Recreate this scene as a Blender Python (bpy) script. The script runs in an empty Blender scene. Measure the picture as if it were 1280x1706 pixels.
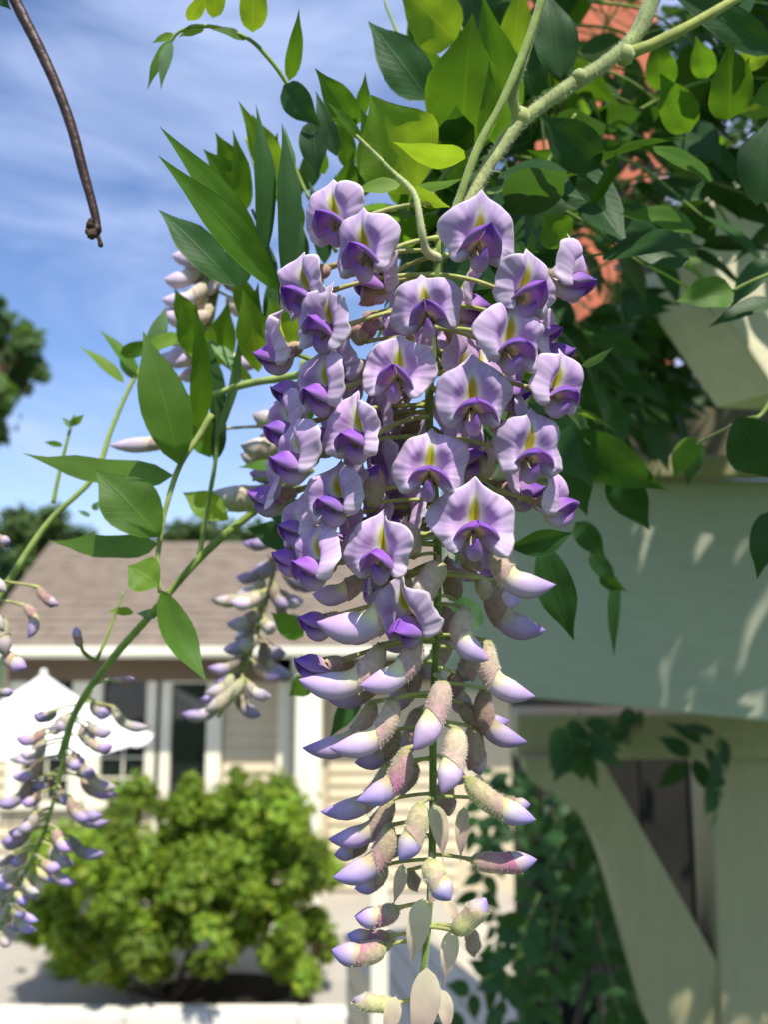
import bpy, math, random
import numpy as np
from mathutils import Vector, Matrix, Euler

R = math.radians
rng = np.random.default_rng(7)
random.seed(7)
sc = bpy.context.scene
COL = sc.collection

# ------------------------------------------------------------------ camera
F = 1392.0                       # focal length in photograph pixels (1280 x 1706)
PITCH = R(8.46)
CAM = np.array([0.0, 0.0, 2.7])
cam_d = bpy.data.cameras.new('camera')
cam = bpy.data.objects.new('camera', cam_d)
COL.objects.link(cam)
cam.location = CAM
cam.rotation_euler = (R(90) + PITCH, 0, 0)
cam_d.sensor_fit = 'VERTICAL'
cam_d.lens = 4.15
cam_d.sensor_height = 4.15 / F * 1706
cam_d.sensor_width = cam_d.sensor_height
cam_d.clip_start = 0.005
cam_d.clip_end = 2000
cam_d.dof.use_dof = True
cam_d.dof.focus_distance = 0.212
cam_d.dof.aperture_fstop = 2.0
sc.camera = cam

# ------------------------------------------------------------------ sky and sun
SUN_EL, SUN_AZ = R(58), R(22)    # azimuth to the right of straight behind the camera
SUN = np.array([math.cos(SUN_EL) * math.sin(SUN_AZ), -math.cos(SUN_EL) * math.cos(SUN_AZ), math.sin(SUN_EL)])
world = bpy.data.worlds.new('World')
sc.world = world
world.use_nodes = True
wn, wl = world.node_tree.nodes, world.node_tree.links
bg = wn['Background']
sky = wn.new('ShaderNodeTexSky')
sky.sky_type = 'NISHITA'
sky.sun_disc = False
sky.sun_elevation = SUN_EL
sky.sun_rotation = math.atan2(SUN[0], SUN[1])
sky.air_density = 1.0
sky.dust_density = 0.25
sky.ozone_density = 3.0
tc = wn.new('ShaderNodeTexCoord')
mp = wn.new('ShaderNodeMapping')
mp.inputs['Scale'].default_value = (1.2, 1.2, 3.4)
mp.inputs['Rotation'].default_value = (0.15, 0.5, 0.3)
mp.inputs['Location'].default_value = (0.0, 0.35, 0.22)
nz = wn.new('ShaderNodeTexNoise')
nz.inputs['Scale'].default_value = 2.1
nz.inputs['Detail'].default_value = 7
nz.inputs['Roughness'].default_value = 0.55
nz.inputs['Distortion'].default_value = 0.6
rp = wn.new('ShaderNodeValToRGB')
rp.color_ramp.elements[0].position = 0.40
rp.color_ramp.elements[0].color = (0, 0, 0, 1)
rp.color_ramp.elements[1].position = 0.68
rp.color_ramp.elements[1].color = (0.9, 0.9, 0.9, 1)
mixw = wn.new('ShaderNodeMixRGB')
mixw.inputs[2].default_value = (3.9, 4.7, 6.9, 1)
wl.new(tc.outputs['Generated'], mp.inputs[0]); wl.new(mp.outputs[0], nz.inputs['Vector'])
wl.new(nz.outputs['Fac'], rp.inputs[0]); wl.new(rp.outputs[0], mixw.inputs[0])
tint = wn.new('ShaderNodeMixRGB'); tint.blend_type = 'MULTIPLY'; tint.inputs[0].default_value = 1; tint.inputs[2].default_value = (1.0, 1.03, 1.18, 1)
wl.new(sky.outputs[0], tint.inputs[1]); wl.new(tint.outputs[0], mixw.inputs[1]); wl.new(mixw.outputs[0], bg.inputs['Color'])
bg.inputs['Strength'].default_value = 0.108
sun_d = bpy.data.lights.new('sun', 'SUN')
sun_d.energy = 4.2
sun_d.angle = R(0.53)
sun_d.color = (1.0, 0.955, 0.88)
sun = bpy.data.objects.new('sun', sun_d)
COL.objects.link(sun)
sun.rotation_euler = Vector(SUN).to_track_quat('Z', 'Y').to_euler()
sun.location = (0, -3, 8)

vs = sc.view_settings
vs.view_transform = 'Standard'
vs.look = 'None'
vs.exposure = 0.66
vs.gamma = 1
vs.use_curve_mapping = False
sc.cycles.use_denoising = True
sc.cycles.max_bounces = 10
sc.cycles.transmission_bounces = 8
sc.cycles.transparent_max_bounces = 8
sc.cycles.caustics_reflective = False
sc.cycles.caustics_refractive = False

# ------------------------------------------------------------------ helpers
FWD = np.array([0, math.cos(PITCH), math.sin(PITCH)])
UP = np.array([0, -math.sin(PITCH), math.cos(PITCH)])
RT = np.array([1.0, 0, 0])

def ray(px, py):
    return FWD + RT * (px - 640) / F + UP * (853 - py) / F
def P(px, py, d):                # world point seen at photo pixel (px, py), d metres along the view axis
    return CAM + ray(px, py) * d
def hitY(px, py, Y):             # where that line of sight meets the upright plane y = Y
    r = ray(px, py); return CAM + r * (Y / r[1])
def hitZ(px, py, Z):
    r = ray(px, py); return CAM + r * ((Z - CAM[2]) / r[2])
def proj(p):
    v = np.asarray(p) - CAM
    d = v @ FWD
    return 640 + F * (v @ RT) / d, 853 - F * (v @ UP) / d, d
def nrm(v):
    v = np.asarray(v, float); return v / (np.linalg.norm(v) + 1e-12)
def lin(r, g, b):                # sRGB 0-255 to linear
    f = lambda c: ((c / 255 + 0.055) / 1.055) ** 2.4 if c / 255 > 0.04045 else c / 255 / 12.92
    return (f(r), f(g), f(b))
def mixc(a, b, t):
    t = np.clip(np.asarray(t, float), 0, 1)[..., None]
    return np.asarray(a) * (1 - t) + np.asarray(b) * t
def sstep(a, b, x):
    t = np.clip((np.asarray(x, float) - a) / (b - a), 0, 1); return t * t * (3 - 2 * t)

ORG = {}
def thing(name, label, cat, loc, group=None):
    o = bpy.data.objects.new(name, None)
    o.empty_display_size = 0.02
    COL.objects.link(o)
    o.location = Vector(loc)
    o['label'] = label; o['category'] = cat
    if group: o['group'] = group
    ORG[o] = np.asarray(loc, float)
    return o
def tag(o, label, cat, group=None):
    o['label'] = label; o['category'] = cat
    if group: o['group'] = group
    return o
def make_mesh(name, V, Fc, mat, col=None, uv=None, smooth=True):
    me = bpy.data.meshes.new(name)
    me.from_pydata([tuple(v) for v in np.asarray(V, float)], [], [tuple(int(i) for i in f) for f in Fc])
    if col is not None:
        a = me.color_attributes.new('Col', 'FLOAT_COLOR', 'POINT')
        c = np.ones((len(V), 4), np.float32); c[:, :3] = col
        a.data.foreach_set('color', c.ravel())
    if uv is not None:
        l = me.uv_layers.new(name='UVMap')
        idx = np.empty(len(me.loops), np.int32); me.loops.foreach_get('vertex_index', idx)
        l.data.foreach_set('uv', np.asarray(uv, np.float32)[idx].ravel())
    if smooth and len(me.polygons):
        me.polygons.foreach_set('use_smooth', np.ones(len(me.polygons), bool))
    me.materials.append(mat)
    me.update()
    return me
def link(name, me, parent=None, kind=None):
    o = bpy.data.objects.new(name, me)
    COL.objects.link(o)
    if parent is not None:
        o.parent = parent
    if kind: o['kind'] = kind
    return o
def obj(name, V, Fc, mat, parent=None, col=None, uv=None, smooth=True, kind=None):
    """mesh from world-space vertices; the object's origin is its thing's origin (or the mesh centre)"""
    V = np.asarray(V, float)
    org = ORG[parent] if parent is not None else V.mean(0)
    o = link(name, make_mesh(name, V - org, Fc, mat, col, uv, smooth), parent, kind)
    if parent is None: o.location = Vector(org)
    ORG[o] = org
    return o
def structure(o):
    o['kind'] = 'structure'; return o

class MB:                        # collects several shapes for ONE mesh
    def __init__(s): s.V, s.F, s.C, s.U, s.n = [], [], [], [], 0
    def add(s, V, Fc, col=None, uv=None):
        V = np.asarray(V, float); s.V.append(V)
        s.F += [tuple(i + s.n for i in f) for f in Fc]; s.n += len(V)
        s.C.append(np.broadcast_to(np.asarray(col if col is not None else (1, 1, 1), float), (len(V), 3)))
        s.U.append(np.asarray(uv, float) if uv is not None else np.zeros((len(V), 2)))
    def get(s): return np.concatenate(s.V), s.F, np.concatenate(s.C), np.concatenate(s.U)
    def obj(s, name, mat, parent=None, smooth=True, kind=None):
        V, Fc, C, U = s.get(); return obj(name, V, Fc, mat, parent, C, U, smooth, kind)

def box(c, s, rz=0.0):
    x, y, z = np.asarray(s, float) / 2
    V = np.array([[i * x, j * y, k * z] for k in (-1, 1) for j in (-1, 1) for i in (-1, 1)])
    ca, sa = math.cos(rz), math.sin(rz)
    V = V @ np.array([[ca, sa, 0], [-sa, ca, 0], [0, 0, 1]]) + np.asarray(c, float)
    return V, [(0, 2, 3, 1), (4, 5, 7, 6), (0, 1, 5, 4), (2, 6, 7, 3), (0, 4, 6, 2), (1, 3, 7, 5)]
def box2(a, b):
    a, b = np.minimum(a, b), np.maximum(a, b)
    return box((a + b) / 2, b - a)
def bevbox(V8, Fc, bev):         # bevel through bmesh for boards that catch light on their edges
    import bmesh
    bm = bmesh.new()
    vs_ = [bm.verts.new(v) for v in V8]
    for f in Fc: bm.faces.new([vs_[i] for i in f])
    bmesh.ops.recalc_face_normals(bm, faces=bm.faces)
    bmesh.ops.bevel(bm, geom=list(bm.edges), offset=bev, segments=2, affect='EDGES', profile=0.6)
    bm.verts.index_update()
    V = np.array([v.co[:] for v in bm.verts]); Q = [tuple(v.index for v in f.verts) for f in bm.faces]
    bm.free()
    return V, Q
def prism(poly, vec):            # polygon (n,3) extruded along vec
    poly = np.asarray(poly, float); n = len(poly)
    V = np.concatenate([poly, poly + np.asarray(vec)])
    Fc = [tuple(range(n)), tuple(range(2 * n - 1, n - 1, -1))] + [(i, i + n, (i + 1) % n + n, (i + 1) % n) for i in range(n)]
    return V, [f[::-1] for f in Fc]
def spline(pts, n):              # Catmull-Rom through points
    p = np.asarray(pts, float)
    if len(p) == 2: return p[0] + (p[1] - p[0]) * np.linspace(0, 1, n)[:, None]
    q = np.vstack([2 * p[0] - p[1], p, 2 * p[-1] - p[-2]])
    out = []
    for t in np.linspace(0, len(p) - 1 - 1e-9, n):
        i = int(t); f = t - i; a, b, c, d = q[i:i + 4]
        out.append(.5 * ((2 * b) + (-a + c) * f + (2 * a - 5 * b + 4 * c - d) * f * f + (-a + 3 * b - 3 * c + d) * f ** 3))
    return np.array(out)
def bez(a, b, c, n):
    t = np.linspace(0, 1, n)[:, None]
    return a * (1 - t) ** 2 + 2 * b * t * (1 - t) + c * t * t
def frames(C, hint):
    T = np.gradient(C, axis=0); T /= np.linalg.norm(T, axis=1)[:, None] + 1e-12
    N = np.cross(T, hint); N /= np.linalg.norm(N, axis=1)[:, None] + 1e-9
    S = np.cross(T, N)
    return T, N, S
def sweep(C, rN, rS=None, m=8, hint=(0.13, 0.97, 0.2), power=1.0):
    C = np.asarray(C, float); n = len(C)
    rN = np.broadcast_to(np.asarray(rN, float), n); rS = rN if rS is None else np.broadcast_to(np.asarray(rS, float), n)
    T, N, S = frames(C, np.asarray(hint, float))
    a = np.arange(m) * 2 * math.pi / m
    ca, sa = np.cos(a), np.sin(a)
    V = C[:, None] + N[:, None] * (rN[:, None] * ca)[..., None] + S[:, None] * (rS[:, None] * sa)[..., None]
    Fc = [(i * m + j, i * m + (j + 1) % m, (i + 1) * m + (j + 1) % m, (i + 1) * m + j) for i in range(n - 1) for j in range(m)]
    Fc += [tuple(range(m))[::-1], tuple((n - 1) * m + j for j in range(m))]
    t = np.repeat(np.linspace(0, 1, n), m); ang = np.tile(a, n)
    return V.reshape(-1, 3), Fc, t, ang, np.repeat(C, m, axis=0)
def hairs(V, Cc, count, length, width, sel=None, lean=None):
    """short thin hairs standing off a swept surface (V surface points, Cc their axis points)"""
    ids = np.arange(len(V)) if sel is None else np.nonzero(sel)[0]
    if not len(ids): return np.zeros((0, 3)), []
    k = rng.choice(ids, count); k2 = np.clip(k + rng.integers(-12, 13, count), 0, len(V) - 1)
    f = rng.random(count)[:, None] * 0.5
    p = V[k] * (1 - f) + V[k2] * f
    c = Cc[k] * (1 - f) + Cc[k2] * f
    n = p - c; n /= np.linalg.norm(n, axis=1)[:, None] + 1e-12
    r = np.linalg.norm(V[k] - Cc[k], axis=1)[:, None]
    p = c + n * r * 0.97
    d = n + rng.normal(0, .38, (count, 3)) + (0 if lean is None else lean)
    d /= np.linalg.norm(d, axis=1)[:, None]
    s = np.cross(d, rng.normal(0, 1, (count, 3))); s /= np.linalg.norm(s, axis=1)[:, None] + 1e-12
    L = length * (0.5 + rng.random((count, 1)))
    A = np.stack([p - s * width, p + s * width, p + d * L], 1).reshape(-1, 3)
    return A, [(3 * i, 3 * i + 1, 3 * i + 2) for i in range(count)]

# ------------------------------------------------------------------ materials
def newmat(name):
    m = bpy.data.materials.new(name); m.use_nodes = True
    nt = m.node_tree; nt.nodes.clear()
    out = nt.nodes.new('ShaderNodeOutputMaterial')
    return m, nt.nodes, nt.links, out
def noise_col(n, l, src, scale, amount, coord='Object', detail=4):
    """multiply a colour socket by soft noise"""
    t = n.new('ShaderNodeTexCoord'); z = n.new('ShaderNodeTexNoise')
    z.inputs['Scale'].default_value = scale; z.inputs['Detail'].default_value = detail
    l.new(t.outputs[coord], z.inputs['Vector'])
    r = n.new('ShaderNodeMapRange'); r.inputs['From Min'].default_value = .25; r.inputs['From Max'].default_value = .75
    r.inputs['To Min'].default_value = 1 - amount; r.inputs['To Max'].default_value = 1 + amount
    l.new(z.outputs['Fac'], r.inputs['Value'])
    x = n.new('ShaderNodeMixRGB'); x.blend_type = 'MULTIPLY'; x.inputs[0].default_value = 1
    l.new(src, x.inputs[1]); l.new(r.outputs[0], x.inputs[2])
    return x.outputs[0], z
def simple(name, color, rough=0.6, spec=0.3, nscale=8, namt=0.12, bump=0.0, bscale=60, metallic=0, coord='Object'):
    m, n, l, out = newmat(name)
    b = n.new('ShaderNodeBsdfPrincipled')
    rgb = n.new('ShaderNodeRGB'); rgb.outputs[0].default_value = (*color, 1)
    c, z = noise_col(n, l, rgb.outputs[0], nscale, namt, coord)
    l.new(c, b.inputs['Base Color'])
    b.inputs['Roughness'].default_value = rough; b.inputs['Specular IOR Level'].default_value = spec; b.inputs['Metallic'].default_value = metallic
    if bump:
        t = n.new('ShaderNodeTexCoord'); z2 = n.new('ShaderNodeTexNoise'); z2.inputs['Scale'].default_value = bscale; z2.inputs['Detail'].default_value = 6
        bp = n.new('ShaderNodeBump'); bp.inputs['Strength'].default_value = bump; bp.inputs['Distance'].default_value = 0.004
        l.new(t.outputs[coord], z2.inputs['Vector']); l.new(z2.outputs['Fac'], bp.inputs['Height']); l.new(bp.outputs[0], b.inputs['Normal'])
    l.new(b.outputs[0], out.inputs[0])
    return m
def paint(name, color, axis=(2.5, 40, 40), rough=.5):
    m, n, l, out = newmat(name)
    b = n.new('ShaderNodeBsdfPrincipled'); b.inputs['Roughness'].default_value = rough; b.inputs['Specular IOR Level'].default_value = .3
    rgb = n.new('ShaderNodeRGB'); rgb.outputs[0].default_value = (*color, 1)
    c, z = noise_col(n, l, rgb.outputs[0], 4, .08)
    t = n.new('ShaderNodeTexCoord'); mp = n.new('ShaderNodeMapping'); mp.inputs['Scale'].default_value = axis
    g = n.new('ShaderNodeTexNoise'); g.inputs['Scale'].default_value = 3; g.inputs['Detail'].default_value = 6; g.inputs['Distortion'].default_value = .4
    l.new(t.outputs['Object'], mp.inputs[0]); l.new(mp.outputs[0], g.inputs['Vector'])
    gr = n.new('ShaderNodeMapRange'); gr.inputs['From Min'].default_value = .3; gr.inputs['From Max'].default_value = .7; gr.inputs['To Min'].default_value = .94; gr.inputs['To Max'].default_value = 1.04
    l.new(g.outputs['Fac'], gr.inputs[0])
    m1 = n.new('ShaderNodeMixRGB'); m1.blend_type = 'MULTIPLY'; m1.inputs[0].default_value = 1; l.new(c, m1.inputs[1]); l.new(gr.outputs[0], m1.inputs[2])
    st = n.new('ShaderNodeTexNoise'); st.inputs['Scale'].default_value = 14; st.inputs['Detail'].default_value = 9; st.inputs['Roughness'].default_value = .7; l.new(t.outputs['Object'], st.inputs['Vector'])
    sr = n.new('ShaderNodeMapRange'); sr.inputs['From Min'].default_value = .60; sr.inputs['From Max'].default_value = .74; sr.inputs['To Max'].default_value = .35; l.new(st.outputs['Fac'], sr.inputs[0])
    m2 = n.new('ShaderNodeMixRGB'); m2.inputs[2].default_value = (color[0] * .42, color[1] * .42, color[2] * .36, 1); l.new(sr.outputs[0], m2.inputs[0]); l.new(m1.outputs[0], m2.inputs[1])
    l.new(m2.outputs[0], b.inputs['Base Color'])
    bp = n.new('ShaderNodeBump'); bp.inputs['Strength'].default_value = .2; bp.inputs['Distance'].default_value = .001; l.new(g.outputs['Fac'], bp.inputs['Height']); l.new(bp.outputs[0], b.inputs['Normal'])
    l.new(b.outputs[0], out.inputs[0])
    return m
def petal_mat(name, trans=0.35, rough=0.55, spec=0.25, vein=0.10, nscale=260, sheen=0.0, tmul=1.0, hue=0.02):
    m, n, l, out = newmat(name)
    at = n.new('ShaderNodeAttribute'); at.attribute_name = 'Col'
    c, z = noise_col(n, l, at.outputs['Color'], nscale, vein)
    oi = n.new('ShaderNodeObjectInfo')
    hs = n.new('ShaderNodeHueSaturation')
    r1 = n.new('ShaderNodeMapRange'); r1.inputs['To Min'].default_value = 0.5 - hue; r1.inputs['To Max'].default_value = 0.5 + hue * .5
    r2 = n.new('ShaderNodeMapRange'); r2.inputs['To Min'].default_value = 0.9; r2.inputs['To Max'].default_value = 1.06
    l.new(oi.outputs['Random'], r1.inputs[0]); l.new(oi.outputs['Random'], r2.inputs[0])
    l.new(r1.outputs[0], hs.inputs['Hue']); l.new(r2.outputs[0], hs.inputs['Value']); l.new(c, hs.inputs['Color'])
    b = n.new('ShaderNodeBsdfPrincipled')
    l.new(hs.outputs[0], b.inputs['Base Color'])
    b.inputs['Roughness'].default_value = rough; b.inputs['Specular IOR Level'].default_value = spec
    if sheen:
        b.inputs['Sheen Weight'].default_value = sheen; b.inputs['Sheen Roughness'].default_value = .5
    bp = n.new('ShaderNodeBump'); bp.inputs['Strength'].default_value = .15; bp.inputs['Distance'].default_value = .0004
    l.new(z.outputs['Fac'], bp.inputs['Height']); l.new(bp.outputs[0], b.inputs['Normal'])
    if trans:
        tr = n.new('ShaderNodeBsdfTranslucent')
        l.new(hs.outputs[0], tr.inputs['Color'])
        mx = n.new('ShaderNodeMixShader'); mx.inputs[0].default_value = trans
        l.new(b.outputs[0], mx.inputs[1]); l.new(tr.outputs[0], mx.inputs[2]); l.new(mx.outputs[0], out.inputs[0])
    else:
        l.new(b.outputs[0], out.inputs[0])
    return m
def leaf_mat(name, top, tra, trans=0.4, rough=0.42, spec=0.4, vein=0.25):
    """leaf blade: UV x runs across (0.5 = midrib), y from base to tip"""
    m, n, l, out = newmat(name)
    uv = n.new('ShaderNodeUVMap'); sx = n.new('ShaderNodeSeparateXYZ'); l.new(uv.outputs[0], sx.inputs[0])
    def math_(op, a, b=None):
        k = n.new('ShaderNodeMath'); k.operation = op
        for i, v in enumerate((a, b)):
            if v is None: continue
            if isinstance(v, (int, float)): k.inputs[i].default_value = v
            else: l.new(v, k.inputs[i])
        return k.outputs[0]
    ax = math_('ABSOLUTE', math_('SUBTRACT', sx.outputs[0], 0.5))
    ph = math_('SUBTRACT', math_('MULTIPLY', sx.outputs[1], 11.0), math_('MULTIPLY', ax, 5.5))
    fr = math_('ABSOLUTE', math_('SUBTRACT', math_('FRACT', ph), 0.5))
    side = n.new('ShaderNodeMapRange'); side.inputs['From Min'].default_value = 0.0; side.inputs['From Max'].default_value = 0.09
    side.inputs['To Min'].default_value = 1; side.inputs['To Max'].default_value = 0; l.new(fr, side.inputs[0])
    mid = n.new('ShaderNodeMapRange'); mid.inputs['From Min'].default_value = 0.0; mid.inputs['From Max'].default_value = 0.035
    mid.inputs['To Min'].default_value = 1; mid.inputs['To Max'].default_value = 0; l.new(ax, mid.inputs[0])
    rim = n.new('ShaderNodeMapRange'); rim.inputs['From Min'].default_value = 0.455; rim.inputs['From Max'].default_value = 0.5; l.new(ax, rim.inputs[0])
    v = math_('MAXIMUM', math_('MAXIMUM', math_('MULTIPLY', side.outputs[0], 0.35), mid.outputs[0]), math_('MULTIPLY', rim.outputs[0], 0.8))
    vf = math_('MULTIPLY', v, vein)
    oi = n.new('ShaderNodeObjectInfo')
    r2 = n.new('ShaderNodeMapRange'); r2.inputs['To Min'].default_value = 0.78; r2.inputs['To Max'].default_value = 1.2; l.new(oi.outputs['Random'], r2.inputs[0])
    def colour(cc):
        rgb = n.new('ShaderNodeRGB'); rgb.outputs[0].default_value = (*cc, 1)
        c, z = noise_col(n, l, rgb.outputs[0], 90, .18)
        mu = n.new('ShaderNodeMixRGB'); mu.blend_type = 'MULTIPLY'; mu.inputs[0].default_value = 1; l.new(c, mu.inputs[1]); l.new(r2.outputs[0], mu.inputs[2])
        mv = n.new('ShaderNodeMixRGB'); mv.inputs[2].default_value = (cc[0] * 1.7 + .03, cc[1] * 1.4 + .03, cc[2] * 1.5 + .02, 1)
        l.new(vf, mv.inputs[0]); l.new(mu.outputs[0], mv.inputs[1])
        return mv.outputs[0]
    b = n.new('ShaderNodeBsdfPrincipled'); l.new(colour(top), b.inputs['Base Color'])
    b.inputs['Roughness'].default_value = rough; b.inputs['Specular IOR Level'].default_value = spec
    bp = n.new('ShaderNodeBump'); bp.inputs['Strength'].default_value = .25; bp.inputs['Distance'].default_value = .0006; bp.invert = True
    l.new(v, bp.inputs['Height']); l.new(bp.outputs[0], b.inputs['Normal'])
    tr = n.new('ShaderNodeBsdfTranslucent'); l.new(colour(tra), tr.inputs['Color'])
    mx = n.new('ShaderNodeMixShader'); mx.inputs[0].default_value = trans
    l.new(b.outputs[0], mx.inputs[1]); l.new(tr.outputs[0], mx.inputs[2]); l.new(mx.outputs[0], out.inputs[0])
    return m

M = {}
M['petal'] = petal_mat('petal', .42, rough=.7, spec=.10, vein=.10)
M['wing'] = petal_mat('wing', .38, rough=.6, spec=.15, vein=.14)
M['budpetal'] = petal_mat('bud_petal', .12, rough=.5, vein=.10)
M['calyx'] = petal_mat('calyx', .12, rough=.8, spec=.1, vein=.22, nscale=700, sheen=.15)
M['stem'] = petal_mat('green_stem', 0, rough=.65, spec=.15, vein=.32, nscale=170, sheen=.3, hue=0)
M['bract'] = petal_mat('bract', .5, rough=.7, spec=.1, vein=.10, nscale=220)
M['leaf'] = leaf_mat('leaf', (.070, .150, .020), (.20, .40, .015), .42, .5, .22, .32)
M['leafy'] = leaf_mat('young_leaf', (.14, .25, .035), (.38, .56, .02), .5, .5, .22, .3)
M['leafd'] = leaf_mat('old_shade_leaf', (.032, .088, .024), (.075, .18, .012), .30, .48, .25, .2)  # older dark green that also carries the shade of the massed foliage
M['leafs'] = leaf_mat('silvery_leaf', (.16, .27, .12), (.2, .36, .05), .3, .5, .3, .15)
M['cream'] = paint('cream_paint', lin(214, 206, 176))
M['shadegrey'] = paint('shade_grey_paint', lin(178, 180, 160))  # cream paint with the beam's shade mixed in; downspout shares the tone
M['shadetan'] = paint('shade_tan_paint', lin(170, 160, 124), (40, 40, 2.5))  # cream darkened to tan for the shaded brace, post, cap and header
M['shadebrown'] = paint('shade_brown_paint', lin(120, 112, 88))  # cream darkened to brown for the deep shade on the upper beam
M['trim'] = simple('white_trim_paint', lin(238, 232, 208), .5, .3, 2, .06)
M['siding'] = simple('tan_siding_paint', lin(206, 192, 160), .6, .2, 1.5, .07)
M['frieze'] = simple('eave_shade_brown', lin(120, 104, 84), .7, .2, 1.5, .08)  # brown tone holds the shadow under the eave, on soffit and frieze
M['shingle'] = simple('brown_shingle', lin(127, 114, 100), .9, .1, 5, .22, .4, 25)
M['glass'] = simple('dark_window_glass', (.012, .016, .016), .05, .6, 2, .2)
M['canvas'] = simple('white_canvas', lin(247, 244, 240), .8, .1, 2, .03)
M['pole'] = simple('dark_metal', (.05, .045, .04), .4, .5)
M['concrete'] = simple('patio_concrete', lin(168, 161, 148), .85, .2, .9, .16, .3, 12)
M['mulch'] = simple('dark_mulch', (.022, .018, .013), .95, .1, 14, .5, .8, 30)
M['kerb'] = simple('stone_kerb', lin(232, 226, 208), .8, .2, 3, .12, .3, 20)
M['deck'] = simple('painted_deck_board', lin(192, 180, 154), .6, .25, 3, .1)
M['terracotta'] = simple('terracotta_render', lin(196, 112, 84), .85, .15, 6, .16, .5, 40)
M['bark'] = simple('bark', (.085, .055, .036), .85, .15, 40, .35, .8, 120)
M['twig'] = simple('dark_twig', (.050, .022, .017), .5, .35, 60, .3, .25, 200)
M['lawn'] = simple('lawn_ground', (.06, .10, .03), .95, .1, 1.5, .3)
def foliage_mat(name, c, t, trans=.35):
    m, n, l, out = newmat(name)
    at = n.new('ShaderNodeAttribute'); at.attribute_name = 'Col'
    b = n.new('ShaderNodeBsdfPrincipled'); b.inputs['Roughness'].default_value = .55; b.inputs['Specular IOR Level'].default_value = .25
    def mul(cc):
        x = n.new('ShaderNodeMixRGB'); x.blend_type = 'MULTIPLY'; x.inputs[0].default_value = 1; x.inputs[1].default_value = (*cc, 1); l.new(at.outputs['Color'], x.inputs[2]); return x.outputs[0]
    l.new(mul(c), b.inputs['Base Color'])
    tr = n.new('ShaderNodeBsdfTranslucent'); l.new(mul(t), tr.inputs['Color'])
    mx = n.new('ShaderNodeMixShader'); mx.inputs[0].default_value = trans
    l.new(b.outputs[0], mx.inputs[1]); l.new(tr.outputs[0], mx.inputs[2]); l.new(mx.outputs[0], out.inputs[0])
    return m
M['shrubleaf'] = foliage_mat('shrub_leaf', (.17, .26, .030), (.42, .56, .03), .4)
M['treeleaf'] = foliage_mat('tree_leaf', (.05, .085, .025), (.10, .17, .02))
M['vineleaf'] = foliage_mat('vine_leaf', (.035, .085, .025), (.07, .16, .02), .25)

# ------------------------------------------------------------------ ground
def sheet(name, poly, z, mat):
    p = [(x, y, z) for x, y in poly]
    return structure(obj(name, p, [tuple(range(len(p)))], mat, smooth=False))
sheet('ground', [(-600, -600), (600, -600), (600, 1200), (-600, 1200)], -0.02, M['lawn'])
sheet('patio', [(-9, 3.0), (3.5, 3.0), (3.5, 9.6), (-9, 9.6)], -0.012, M['concrete'])

# ------------------------------------------------------------------ house
HY = 9.4
def fx(px, Y=HY): return hitY(px, 1200, Y)[0]
def fz(py, px=300, Y=HY): return hitY(px, py, Y)[2]
house = thing('house', 'tan clapboard house with brown shingle roof and white trimmed windows', 'house', (fx(300), HY, 0))
XL, XR = -4.15, 3.2
eave_z = fz(1083)
# windows and door set in the wall: pixel boxes on the facade
openings = [('window', 168, 243, 1128, 1332, 2), ('door', 284, 344, 1138, 1420, 1), ('window', 40, 118, 1128, 1332, 2)]
V, Fc = box2(np.array([XL, HY + 0.09, -.01]), np.array([XR, HY + .25, eave_z]))
wall = obj('wall', V, Fc, M['siding'], house, smooth=False)
# clapboards, each a board; cut where openings are
def clap(x0, x1, z0, z1):
    prof = np.array([[x0, HY + .035, z0], [x0, HY + .085, z0], [x0, HY + .085, z1 + .012], [x0, HY + .070, z1 + .012]])
    V, Fc = prism(prof, (x1 - x0, 0, 0))
    obj('siding_board', V, Fc, M['siding'], wall, smooth=False)
bh = 0.135
spans = [(fx(-5), fx(24)), (fx(372), fx(462)), (fx(548), fx(760))]
z = 0.02
while z < eave_z - .1:
    for a, b in spans: clap(a, b, z, z + bh)
    if z + bh < fz(1345):
        clap(fx(26), fx(270), z, z + bh)
    z += bh
for kind, x0, x1, y0, y1, nv in openings:
    X0, X1, Z1, Z0 = fx(x0), fx(x1), fz(y0), fz(y1)
    mb = MB(); tw = .16
    for a, b in ((np.array([X0 - tw, HY - .01, Z0 - .02]), np.array([X0, HY + .088, Z1 + .13])), (np.array([X1, HY - .01, Z0 - .02]), np.array([X1 + tw, HY + .088, Z1 + .13])),
                 (np.array([X0, HY - .012, Z1]), np.array([X1, HY + .088, Z1 + .13]))):
        mb.add(*box2(a, b))
    fr = mb.obj('window_frame' if kind == 'window' else 'door_frame', M['trim'], house, False)
    V, Fc = box2(np.array([X0, HY + .06, Z0]), np.array([X1, HY + .075, Z1])); obj('pane', V, Fc, M['glass'], fr, smooth=False)
    if kind == 'window':
        V, Fc = box2(np.array([X0 - tw - .03, HY - .04, Z0 - .1]), np.array([X1 + tw + .03, HY + .088, Z0 - .022])); obj('sill', V, Fc, M['trim'], fr, smooth=False)
        zm = (Z0 + Z1) / 2
        V, Fc = box2(np.array([X0, HY + .025, zm - .03]), np.array([X1, HY + .058, zm + .03])); obj('sash_rail', V, Fc, M['trim'], fr, smooth=False)
        for k in (1, 2):
            zz = Z0 + (zm - Z0) * k / 3
            V, Fc = box2(np.array([X0, HY + .04, zz - .01]), np.array([X1, HY + .058, zz + .01])); obj('muntin', V, Fc, M['trim'], fr, smooth=False)
        V, Fc = box2(np.array([(X0 + X1) / 2 - .01, HY + .042, Z0]), np.array([(X0 + X1) / 2 + .01, HY + .057, zm - .03])); obj('muntin', V, Fc, M['trim'], fr, smooth=False)
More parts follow.
